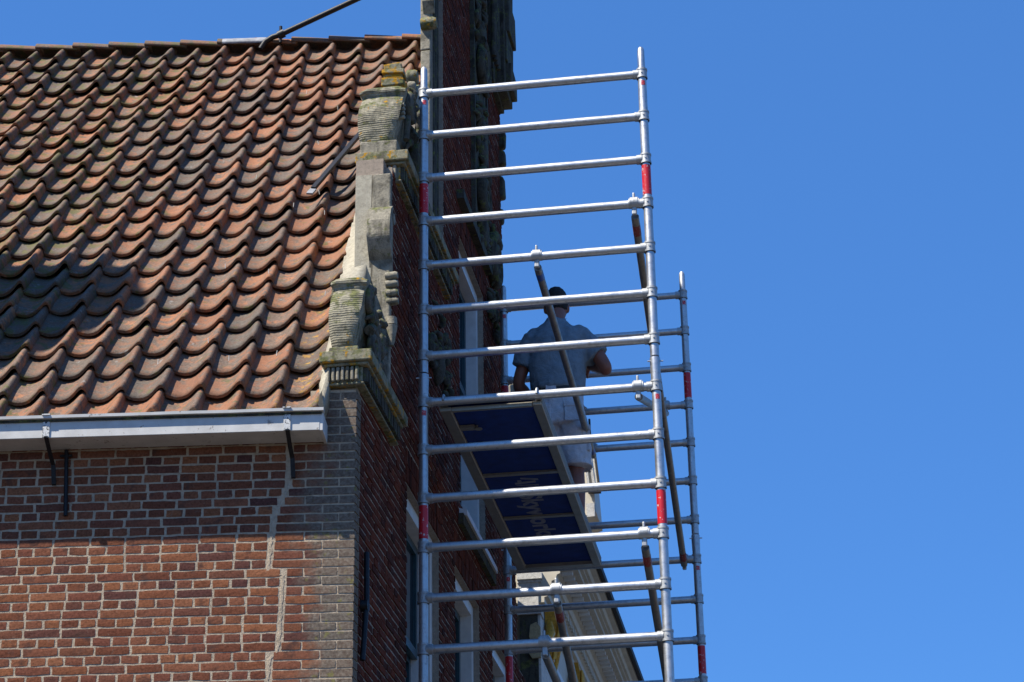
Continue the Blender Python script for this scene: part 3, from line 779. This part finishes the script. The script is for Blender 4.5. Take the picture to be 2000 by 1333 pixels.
# ------------------------------------------------------------------ corniced neighbour
nb = thing('corniced_house', (-1.5, 12, 0), 'cream painted house with gold ornaments and a deep moulded cornice beyond the brick gable', 'house')
Y0, Y1 = 5.33, 24
mb = MB(); mb.box((-6, Y0, 0), (-.06, Y1, 6.98)); mb.build('wall', 'cream', nb)
mb = MB(); prf = [(-.3, 6.62), (-.03, 6.62), (-.03, 6.66), (-.0, 6.67), (.0, 6.72), (.03, 6.74), (.03, 6.79), (.06, 6.80), (.075, 6.84), (.1, 6.85), (.1, 6.88), (.235, 6.89), (.235, 6.925), (.262, 6.93), (.262, 6.945), (.285, 6.95), (.30, 6.975), (.34, 6.985), (.345, 7.02), (-.3, 7.02)]
mb.prism(prf, 1, 5.25, Y1); cor = mb.build('cornice', 'cream', nb)
mb = MB(); mb.box((-.3, 5.22, 7.022), (.385, Y1, 7.05)); mb.box((.348, 5.22, 6.995), (.385, Y1, 7.02)); mb.build('roof_edge', 'black', nb)
mb = MB()
for i in range(90):
    y = 5.3 + i * .11; mb.box((.002, y, 6.735), (.045, y + .06, 6.795))
mb.build('dentil_row', 'cream', cor, kind='stuff')
mb = MB()
for i in range(90): y = 5.32 + i * .14; mb.box((.102, y, 6.855), (.19, y + .05, 6.888))
mb.build('modillion_row', 'white', cor, kind='stuff')
mb = MB(); mb.box((-.055, 5.5, 6.24), (-.035, Y1, 6.29)); mb.box((-.055, 5.5, 6.585), (-.03, Y1, 6.615)); mb.build('frieze_moulding', 'white', nb)
for j in range(5):
    yc = 5.55 + j * 1.55; mb = MB()
    mb.prism([(-.055, 6.20), (-.01, 6.24), (.0, 6.34), (.03, 6.42), (.035, 6.52), (.02, 6.60), (-.055, 6.61)], 1, yc - .1, yc + .1)
    for k_ in range(5):
        yy = yc - .06 + k_ * .03; mb.path([(.0, yy, 6.22 + .01 * k_), (.015, yy, 6.34), (.045, yy, 6.44), (.045, yy, 6.54)], .012, 6)
    mb.path([(-.02, yc - .12, 6.5), (.0, yc - .2, 6.4), (-.02, yc - .25, 6.3), (-.03, yc - .22, 6.2)], .03, 7, [.03, .04, .03, .012])
    mb.path([(-.02, yc + .12, 6.5), (.0, yc + .2, 6.38), (-.02, yc + .24, 6.28), (-.03, yc + .2, 6.15)], .03, 7, [.03, .04, .03, .012])
    mb.build('ornament', 'gold', nb)
# near end: pier with broken plaster, white panel above
mb = MB(); mb.box((-.22, 5.17, 0), (-.075, 5.325, 6.50)); pier = mb.build('pier', 'dstone', nb)
mb = MB(); mb.box((-.074, 5.172, 0), (-.055, 5.9, 6.495)); mb.build('pier_face', 'render', nb)
pts = [(1036, 1222), (1048, 1216), (1056, 1226), (1057, 1285), (1040, 1287), (1034, 1278), (1040, 1262), (1034, 1245)]
mb = MB(); pp = [YP(a, b, 5.165) for a, b in pts]; mb.prism([(q.x, q.z) for q in pp], 1, 5.150, 5.168); mb.build('plaster_patch', 'patch', pier)
mb = MB(); mb.box((-.25, 5.15, 6.50), (-.045, 5.33, 6.53)); mb.box((-.24, 5.232, 6.53), (-.075, 5.328, 6.78)); mb.box((-.24, 5.22, 6.78), (-.05, 5.328, 6.8)); mb.box((-.24, 5.2, 6.802), (-.04, 5.328, 6.86)); mb.build('end_panel', 'render', nb)
# attic above the cornice
mb = MB(); ya = 5.9
def AX(px, py): q = YP(px, py, ya); return (q.x, q.z)
for i, (pa, pb, dx) in enumerate((((1120, 860), (1140, 960), 0), ((1141, 862), (1150, 975), 0), ((1151, 866), (1160, 980), 0))):
    pass
mb.prism([AX(1090, 850), AX(1150, 850), AX(1164, 1000), AX(1130, 1012), AX(1100, 1012)], 1, ya, ya + .5); mb.build('attic', 'cream', nb)
mb = MB()
for a, b, w_ in ((1136, 1150, 4), (1145, 1160, 5), (1153, 1167, 5)):
    mb.prism([AX(a, 862), AX(a + w_, 860), AX(b + w_, 962), AX(b, 964)], 1, ya - .03, ya - .002)
mb.prism([AX(1146, 988), AX(1162, 986), AX(1163, 1012), AX(1148, 1014)], 1, ya - .05, ya - .002)
mb.build('attic_moulding', 'render', nb)
mb = MB(); mb.prism([AX(1158, 868), AX(1162, 868), AX(1175, 966), AX(1150, 967), AX(1150, 964), AX(1170, 962)], 1, ya - .06, ya - .02); mb.build('attic_roof_edge', 'black', nb)

# ------------------------------------------------------------------ town house across the alley (its chimney casts the shade on the tiles)
T = pl(283, 582, RN, RP(0, 0, .05)); cpos = T - SUN_T * (5.2 / -SUN_T.z)
T2 = T
ng = thing('alley_house', (cpos.x - 4, cpos.y - 1, 0), 'tall brick house across the alley whose chimney shades the roof tiles', 'house')
mb = MB(); mb.box((cpos.x - 1.9, cpos.y, cpos.z - 2.9), (cpos.x, cpos.y + .55, cpos.z)); mb.build('chimney', 'lowbrick', ng)
mb = MB(); mb.box((cpos.x - 7, cpos.y - 3, 0), (cpos.x - 1.5, cpos.y + 1.2, cpos.z - 4.3)); mb.build('wall', 'lowbrick', ng)
mb = MB(); mb.prism([(cpos.y - 3.2, cpos.z - 4.3), (cpos.y + 1.4, cpos.z - 4.3), (cpos.y - .9, cpos.z - 2.0)], 0, cpos.x - 7.2, cpos.x - 1.45); mb.build('roof', 'tile', ng)

# ------------------------------------------------------------------ scaffold
H_, LF, WF, ZT = .28316, 3.105, 1.3, 8.1833
tower = thing('scaffold_tower', (WF / 2, LF / 2, 0), 'tall aluminium scaffold tower with ladder frames and red bands standing before the gable', 'scaffold')
TR, RR = .0253, .0246
def ladder(y, k0, near, nr=7):
    """one ladder frame: two posts and seven rungs; sub-parts under the first post's mesh"""
    z1 = ZT - k0 * H_; zb = z1 - (nr - 1) * H_ - .105
    mt = 'alu' if near else 'alu'
    mb = MB(); mb.tube((0, y, zb), (0, y, z1 + .028), TR, 20); fr = mb.build('frame_post', mt, tower)
    mb = MB(); mb.tube((WF, y, zb), (WF, y, z1 + .028), TR, 20); fr2 = mb.build('frame_post', mt, tower)
    for i in range(nr):
        z = z1 - i * H_; mb = MB(); mb.tube((.022, y, z), (WF - .022, y, z), RR, 18, cap=False)
        mb.build('rung', mt, fr)
    for x, par in ((0, fr), (WF, fr2)):
        sg = 1 if x == 0 else -1
        for i in range(nr):
            z = z1 - i * H_; mb = MB()
            mb.tube((x, y, z - .031), (x, y, z + .031), .0305, 20); mb.tube((x, y, z + .02), (x, y, z + .031), .033, 20); mb.tube((x, y, z - .031), (x, y, z - .02), .033, 20)
            mb.tube((x + sg * .02, y, z), (x + sg * .052, y, z), .0285, 16)
            mb.tube((x, y - .034, z), (x, y - .030, z), .005, 8); mb.build('collar', 'cast', par)
        zz = z1 - 2 * H_; mb = MB(); mb.tube((x, y, zz - .235), (x, y, zz - .045), TR + .0009, 20, cap=False); mb.build('red_band', 'redband', par)
        mb = MB(); a0 = radians(-100)     # small printed label
        seg = [a0 + radians(9 * q) for q in range(7)]
        rings = [[Vector((x + cos(a) * (TR + .001), y + sin(a) * (TR + .001), z_)) for a in seg] for z_ in (z1 - .055, z1 - .085)]
        n_ = 7; mb.add([v for r__ in rings for v in r__], [(q, q + 1, n_ + q + 1, n_ + q) for q in range(6)]); mb.build('label_sticker', 'label', par)
        mb = MB()                          # spigot into the next frame
        top = z1 + .028
        if k0 == 0:
            rings = []
            for zz, r_ in ((top, .022), (top + .02, .0215), (top + .13, .0205), (top + .146, .017), (top + .156, .009)):
                rings.append([Vector((x + cos(2 * pi * q / 20) * r_ * (1 - .05 * (q % 2)), y + sin(2 * pi * q / 20) * r_ * (1 - .05 * (q % 2)), zz)) for q in range(20)])
            mb.loft(rings); mb.tube((x, y, top), (x, y, top + .008), .027, 16)
        else:
            mb.tube((x, y, top), (x, y, top + .10), .0262, 18, .0285); mb.tube((x, y, top + .1), (x, y, top + .14), .0288, 18)
            mb.tube((x - .04, y - .02, top + .115), (x + .045, y - .0, top + .12), .004, 6)
        mb.build('spigot', 'alu', par)
for y, near in ((0, True), (LF, False)):
    for k0 in (0, 7, 14, 21): ladder(y, k0, near)
    for x in (0, WF):
        mb = MB(); mb.tube((x, y, .042), (x, y, .22), .019, 12); mb.tube((x, y, 0.037), (x, y, .048), .07, 16); mb.tube((x, y, .1), (x, y, .13), .034, 8); mb.build('base_jack', 'cast', tower)
def coupler(mb, x, y, z, sgn):
    mb.tube((x - .03, y, z + .004), (x + .03, y, z + .004), .031, 12); mb.tube((x - .022, y, z + .008), (x + .022, y, z + .008), .034, 12)
    mb.box((x - .007, y - .02, z + .03), (x + .007, y - .008, z + .066))
    mb.box((x - .014, y - .012, z - .07), (x + .014, y + .012, z - .022))
def brace(xa, ka, xb, kb, mark=None, hooks=(1, 1)):
    za = ZT - ka * H_; zb = ZT - kb * H_
    p = Vector((xa, .0, za - .055)); q = Vector((xb, LF, zb - .055)); d = (q - p).normalized()
    mb = MB(); mb.tube(p + d * .03, q - d * .03, .0225, 16); o = mb.build('brace', 'alud', tower)
    for (x, y, z, s_) in ((xa, 0, za, 1), (xb, LF, zb, -1)):
        mb = MB(); coupler(mb, x, y, z, s_); bevel(mb.build('hook_coupler', 'cast', o), .006, 2)
    if mark:
        for a_, b_ in ((.09, .17), (d.length * 0, 0)):
            if b_: mb = MB(); mb.tube(p + d * a_, p + d * b_, .0232, 16, cap=False); mb.build('marking_band', mark, o)
        L_ = (q - p).length; mb = MB(); mb.tube(p + d * (L_ - .17), p + d * (L_ - .09), .0232, 16, cap=False); mb.build('marking_band', mark, o)
brace(1.222, 3, 1.215, 7, 'wornlabel'); brace(.655, 4, .62, 4, 'blueband'); brace(1.2, 7, 1.14, 3); brace(1.2, 10, 1.2, 14, 'wornlabel')
brace(.72, 11, .70, 15, 'wornlabel'); brace(.65, 12, .58, 12); brace(1.2, 17, 1.2, 21, 'wornlabel'); brace(.66, 18, .66, 18, 'wornlabel')

# ------------------------------------------------------------------ work platform
ZD = ZT - 7 * H_; zu = ZD - .045
PX0, PX1, PY0, PY1 = .085, .66, .035, 2.985
plat = thing('work_platform', (.37, 1.5, ZD), 'blue plywood work platform with aluminium rails hooked on the rungs, man standing on it', 'platform')
mb = MB(); mb.box((PX0 + .065, PY0 + .03, zu + .025), (PX1 - .055, PY1 - .06, zu + .037)); mb.build('deck_panel', 'deck', plat)
mb = MB(); mb.box((PX0 + .04, PY0, zu + .039), (PX1 - .04, PY1, zu + .05)); mb.build('deck_top', 'deck', plat)
for xa, xb in ((PX0, PX0 + .064), (PX1 - .054, PX1)):
    mb = MB(); mb.box((xa, PY0, zu), (xb, PY1, zu + .024)); mb.box((xa if xa < .3 else xb - .012, PY0, zu + .0245), (xa + .012 if xa < .3 else xb, PY1, zu + .066))
    o = mb.build('side_rail', 'rail', plat); bevel(o, .003, 1)
    xo = xb if xa > .3 else xa
    mb = MB(); sg = 1 if xa > .3 else -1
    for zz in (.012, .03, .05): mb.box((min(xo, xo + sg * .003), PY0, zu + zz), (max(xo, xo + sg * .003), PY1, zu + zz + .006))
    mb.build('rib', 'rail', o)
for a, b, nm in ((PY1 - .058, PY1 - .002, 'end_rail'), (PY0 + .004, PY0 + .028, 'end_rail')):
    mb = MB(); mb.box((PX0 + .066, a, zu - .001), (PX1 - .056, b, zu + .022)); mb.build(nm, 'rail', plat)
for y in (1.13, 1.93):
    mb = MB(); mb.box((PX0 + .066, y, zu + .010), (PX1 - .056, y + .035, zu + .023)); mb.build('cross_bar', 'rail', plat)
for xx in (PX0 + .03, PX1 - .02):
    for yy, sg in ((0, 1), (LF, -1)):
        mb = MB(); c = (yy, ZD); pts = []
        for q in range(9): a = radians(-10 + 25 * q) if sg > 0 else radians(190 - 25 * q); pts.append((xx, yy + cos(a) * .034, ZD + sin(a) * .034))
        mb.path(pts, .007, 8); mb.box((xx - .014, min(yy + sg * .03, yy + sg * .12), zu + .03), (xx + .014, max(yy + sg * .03, yy + sg * .12), ZD + .02)); mb.build('hook', 'cast', plat)
mb = MB(); la = ZP(893, 838, zu); mb.box((PX0 + .066, la.y, zu + .004), (PX0 + .15, la.y + .05, zu + .02)); mb.tube((PX0 + .17, la.y + .02, zu - .004), (PX0 + .17, la.y + .02, zu + .0), .022, 16)
mb.tube((PX0 + .16, la.y + .02, zu), (PX0 + .16, la.y + .02, zu + .02), .008, 8); mb.build('latch', 'rail', plat)
def textpart(body, size, x, y, name, shear=0):
    cu = bpy.data.curves.new(name, 'FONT'); cu.body = body; cu.size = size; cu.extrude = .0004; cu.offset = .0065; cu.space_character = 1.02
    t = bpy.data.objects.new('tmp', cu); COL.objects.link(t); bpy.context.view_layer.update()
    me = bpy.data.meshes.new_from_object(t.evaluated_get(bpy.context.evaluated_depsgraph_get())); bpy.data.objects.remove(t)
    # reads along +Y seen from below, tops of the letters towards +X
    M = Matrix(((0, 1, 0, x), (1.18, 0, 0, y), (0, 0, -1, zu + .0238), (0, 0, 0, 1)))
    me.transform(M); me.materials.clear(); me.materials.append(MAT['letter']); me.update()
    return link(name, me, plat)
textpart('Skyworks', .185, .315, 1.53, 'lettering')
mb = MB()   # flash emblem before the word
def em(poly): mb.prism(poly, 2, zu + .0232, zu + .0246)
em([(.315, 1.325), (.315, 1.355), (.445, 1.335), (.445, 1.30)]); em([(.36, 1.24), (.36, 1.265), (.465, 1.30), (.465, 1.27)]); em([(.335, 1.285), (.36, 1.285), (.36, 1.32), (.335, 1.32)]); em([(.315, 1.375), (.33, 1.365), (.455, 1.37), (.455, 1.39)])
mb.build('emblem', 'letter', plat)

# ------------------------------------------------------------------ the man
def solid(mb, voxel, smooth=8, fac=.5):
    me = mb.mesh('tmp'); o = bpy.data.objects.new('tmp', me); COL.objects.link(o)
    r_ = o.modifiers.new('r', 'REMESH'); r_.mode = 'VOXEL'; r_.voxel_size = voxel; r_.use_smooth_shade = True
    s_ = o.modifiers.new('s', 'SMOOTH'); s_.iterations = smooth; s_.factor = fac
    bpy.context.view_layer.update()
    out = bpy.data.meshes.new_from_object(o.evaluated_get(bpy.context.evaluated_depsgraph_get())); bpy.data.objects.remove(o)
    out.polygons.foreach_set('use_smooth', [True] * len(out.polygons)); return out
def ell(c, rx, ry, n=20, tilt=0, ex=2.3):
    c = Vector(c); r_ = []
    for i in range(n):
        a = 2 * pi * i / n; ca, sa = cos(a), sin(a)
        x = rx * (abs(ca) ** (2 / ex)) * (1 if ca > 0 else -1); y = ry * (abs(sa) ** (2 / ex)) * (1 if sa > 0 else -1)
        r_.append(c + Vector((x, y, y * tilt)))
    return r_
def limb(mb, pts, rs, n=14):
    P = [Vector(p) for p in pts]; fine = []; fr = []
    for i in range(len(P) - 1):
        a, b = P[max(i - 1, 0)], P[i]; c, d = P[i + 1], P[min(i + 2, len(P) - 1)]
        for k_ in range(6):
            t_ = k_ / 6
            fine.append(.5 * ((2 * b) + (c - a) * t_ + (2 * a - 5 * b + 4 * c - d) * t_ * t_ + (3 * b - a - 3 * c + d) * t_ ** 3)); fr.append(rs[i] + (rs[i + 1] - rs[i]) * t_)
    fine.append(P[-1]); fr.append(rs[-1]); mb.path(fine, .05, n, fr); mb.ball(P[0], rs[0]); mb.ball(P[-1], rs[-1])
FT = Vector((.44, 2.62, zu + .052))
def tall(v): return Vector((v[0], v[1], v[2] if v[2] < 1 else 1 + (v[2] - 1) * 1.13))
MAN_ROT = Matrix.Rotation(radians(4), 4, 'Z')
man = thing('person', FT, 'man seen from behind in grey polo shirt and pale work shorts, standing on the platform', 'person')
body = MB()
sh_l, sh_r = Vector((-.17, .0, 1.415)), Vector((.17, .01, 1.42))
el_l, wr_l = Vector((-.265, .03, 1.14)), Vector((-.17, .24, 1.02))
el_r, wr_r = Vector((.325, .0, 1.205)), Vector((.22, .22, 1.30))
rows = [(.86, .12, .1, 0), (.93, .165, .115, 0), (1.0, .16, .11, .0), (1.08, .145, .105, .0), (1.2, .155, .11, .005), (1.32, .175, .115, .012), (1.42, .18, .105, .02), (1.48, .12, .085, .025), (1.51, .07, .07, .03)]
body.loft([ell((0, y, z), a, b) for z, a, b, y in rows])
limb(body, [(0, .02, 1.46), (0, .035, 1.53), (0, .06, 1.6)], [.068, .06, .06])
hc = Vector((.0, .095, 1.662))
body.ball(hc, 1, 18, 12, (.076, .097, .112)); body.ball(hc + Vector((0, .06, -.06)), 1, 12, 9, (.052, .05, .058))
body.path([hc + Vector((0, .09, .02)), hc + Vector((0, .118, -.02)), hc + Vector((0, .1, -.035))], .012, 8, [.008, .014, .012])
for s_ in (-1, 1):
    body.ball(hc + Vector((s_ * .079, -.005, -.02)), 1, 10, 8, (.012, .018, .032)); body.ball(hc + Vector((s_ * .03, .088, .008)), .012, 8, 6)
body.path([hc + Vector((-.022, .102, -.06)), hc + Vector((0, .108, -.058)), hc + Vector((.022, .102, -.06))], .006, 6)
limb(body, [sh_l, sh_l.lerp(el_l, .45), el_l, el_l.lerp(wr_l, .35), wr_l], [.05, .048, .041, .044, .028])
limb(body, [sh_r, sh_r.lerp(el_r, .45) + Vector((.012, 0, 0)), el_r, el_r.lerp(wr_r, .35), wr_r], [.05, .052, .043, .045, .028])
def hand(w_, d, up, side):
    d = d.normalized(); up = (up - d * up.dot(d)).normalized(); sd = d.cross(up) * side
    body.loft([[w_ + d * t_ + sd * (cos(a) * a1) + up * (sin(a) * .015) for a in [2 * pi * q / 12 for q in range(12)]] for t_, a1 in ((-.01, .027), (.03, .038), (.07, .043), (.088, .038))])
    for i, (o_, l_) in enumerate(((-.03, .068), (-.010, .078), (.011, .072), (.031, .055))):
        p0 = w_ + d * .07 + sd * -o_; p1 = p0 + d * l_ * .5 - up * .012; p2 = p1 + d * l_ * .25 - up * .028; p3 = p2 - up * .024 - d * .006
        body.path([p0, p1, p2, p3], .009, 8, [.0105, .0098, .009, .0075])
    p0 = w_ + d * .02 + sd * .028; body.path([p0, p0 + sd * .028 + d * .022, p0 + sd * .03 + d * .05 - up * .015, p0 + sd * .018 + d * .07 - up * .03], .011, 8, [.015, .013, .011, .009])
hand(wr_l, Vector((.35, 1, .1)), Vector((0, 0, 1)), 1); hand(wr_r, Vector((-.5, .9, .25)), Vector((0, 0, 1)), -1)
hips = [(-.09, .0, .9), (.09, 0, .9)]; knees = [(-.105, .035, .5), (.105, .02, .5)]; ank = [(-.11, -.01, .09), (.115, -.02, .09)]
for h_, k_, a_ in zip(hips, knees, ank):
    h_, k_, a_ = Vector(h_), Vector(k_), Vector(a_)
    limb(body, [h_, h_.lerp(k_, .5), k_, k_.lerp(a_, .35) + Vector((0, -.012, 0)), a_], [.088, .076, .055, .056, .036])
    body.loft([ell(a_ + Vector((0, dy, dz)), w_, hh, 12) for dy, dz, w_, hh in ((-.01, .02, .034, .04), (.01, -.03, .04, .07), (.05, -.055, .045, .11), (.05, -.07, .045, .115))])
body.v = [tuple(MAN_ROT @ tall(v)) for v in body.v]
me = solid(body, .0062, 4, .5); me.transform(Matrix.Translation(FT)); me.materials.append(MAT['skin'])
skin = link('body', me, man)
def wear(mb, name, mat, voxel, amp, sc_, smooth=6, parent=man, stretch=(1, 1, 1)):
    mb.v = [tuple(MAN_ROT @ tall(v)) for v in mb.v]
    me = solid(mb, voxel, smooth)
    for v in me.vertices:
        co = v.co.copy(); q = Vector((co.x * stretch[0], co.y * stretch[1], co.z * stretch[2])) * sc_
        v.co = co + v.normal * (amp * (noise.noise(q) + .5 * noise.noise(q * 2.1 + Vector((3, 1, 0))) - .35 * abs(noise.noise(q * 1.4 + Vector((9, 9, 9))))))
    me.transform(Matrix.Translation(FT)); me.materials.append(MAT[mat]); me.update(); return link(name, me, parent)
sh = MB()
rows = [(1.045, .168, .136, -.004), (1.058, .186, .148, -.006), (1.10, .186, .146, -.006), (1.2, .196, .146, 0), (1.32, .214, .148, .008), (1.40, .212, .13, .016), (1.45, .17, .108, .02), (1.48, .135, .094, .024), (1.505, .1, .085, .03), (1.53, .074, .074, .034)]
sh.loft([ell((0, y, z), a, b, 28) for z, a, b, y in rows])
def sleeve(mb, s_, e_, f=.62, r0=.083, r1=.072):
    sg = 1 if s_.x > 0 else -1; end = s_.lerp(e_, f)
    mb.path([Vector((sg * .10, .012, 1.43)), Vector((sg * .14, .012, 1.42)), s_.lerp(e_, .06) + Vector((-sg * .006, 0, 0)), s_.lerp(e_, .25), s_.lerp(e_, .45), end], .07, 18, [.062, .072, .076, .078, .08, .083])
sleeve(sh, sh_l, el_l, .66, .08, .07); sleeve(sh, sh_r, el_r, .66, .082, .074)
sh.loft([ell((0, .034, 1.515), .074, .072, 20, .25), ell((0, .038, 1.54), .071, .069, 20, .25), ell((0, .042, 1.556), .066, .064, 20, .25)])
shirt = wear(sh, 'polo_shirt', 'shirt', .0085, .014, 8.5, 4, stretch=(1.2, 1, .7))
so = MB()
so.loft([ell((0, -.004, z), a, b, 26) for z, a, b in ((1.05, .158, .128), (1.035, .163, .134), (.97, .178, .145), (.88, .186, .148), (.8, .18, .135))])
for s_ in (-1, 1):
    so.loft([ell((s_ * cx, cy, z), a, b, 20) for cx, cy, z, a, b in ((.085, 0, .9, .098, .125), (.095, .0, .78, .102, .118), (.103, .012, .66, .104, .112), (.108, .018, .56, .108, .112), (.11, .02, .525, .109, .113))])
shorts = wear(so, 'shorts', 'shorts', .0085, .018, 10, 3, stretch=(1, 1, .8))
def place(mb, name, mat, parent, bev=0):
    mb.v = [tuple(Matrix.Translation(FT) @ MAN_ROT @ tall(v)) for v in mb.v]; o = mb.build(name, mat, parent)
    if bev: bevel(o, bev)
    return o
mb = MB(); rings = [ell((0, -.004, z), .171, .141, 28) for z in (1.03, 1.068)]; mb.loft(rings); place(mb, 'belt', 'leather', man)
mb = MB(); mb.box((-.075, -.15, 1.015), (-.005, -.138, 1.06)); place(mb, 'belt_patch', 'shorts', shorts, .003)
mb = MB(); mb.box((.045, -.157, .80), (.145, -.14, .925)); mb.box((.04, -.161, .9), (.15, -.145, .93)); place(mb, 'back_pocket', 'shorts', shorts, .006)
mb = MB(); mb.box((-.145, -.157, .80), (-.045, -.14, .925)); place(mb, 'back_pocket', 'shorts', shorts, .006)
mb = MB(); mb.box((.17, -.06, .62), (.206, .07, .78)); mb.box((.172, -.07, .765), (.211, .075, .8)); place(mb, 'thigh_pocket', 'shorts', shorts, .006)
mb = MB(); mb.box((.198, -.045, .7), (.212, -.005, .85)); mb.tube((.2, .02, .7), (.204, .02, .83), .008, 8); place(mb, 'pocket_tool', 'leather', shorts, .003)
mb = MB(); mb.ball(hc + Vector((0, -.008, .012)), 1, 20, 14, (.083, .1, .112)); 
mb.v = [v if v[2] > hc.z - .03 + (v[1] - hc.y) * .35 else (v[0] * .93, v[1] + (.012 if v[1] < hc.y else -.01), max(v[2], hc.z - .045 + (v[1] - hc.y) * .35)) for v in mb.v]
hairo = wear(mb, 'hair', 'hair', .006, .004, 60, 3)
for sx, ax in ((-.11, ank[0]), (.115, ank[1])):
    mb = MB(); mb.loft([ell((sx, ay, z), a, b, 16) for ay, z, a, b in ((.035, -.001, .05, .14), (.035, .02, .052, .142), (.03, .05, .047, .13), (.0, .085, .045, .075), (-.015, .12, .045, .055))]); place(mb, 'shoe', 'leather', man)

# ------------------------------------------------------------------ the tower, its platform and the man scaled up about the camera, the man also about his feet (rungs 29 cm apart, posts 1.33 m)
SC = 1.0229; OFF = Vector((-.0477, .2507, -.0378)); M4 = Matrix.Translation(OFF) @ Matrix.Scale(SC, 4)
for root in (tower, plat, man):
    root.location = M4 @ Vector(root.location); root.location.z += .0378 if root is tower else 0
    for o in root.children_recursive:
        o.data.transform(M4 @ Matrix.Translation(FT) @ Matrix.Scale(1.02, 4) @ Matrix.Translation(-FT) if root is man else M4)
        if o.parent is root: o.matrix_parent_inverse = Matrix.Translation(-Vector(root.location))
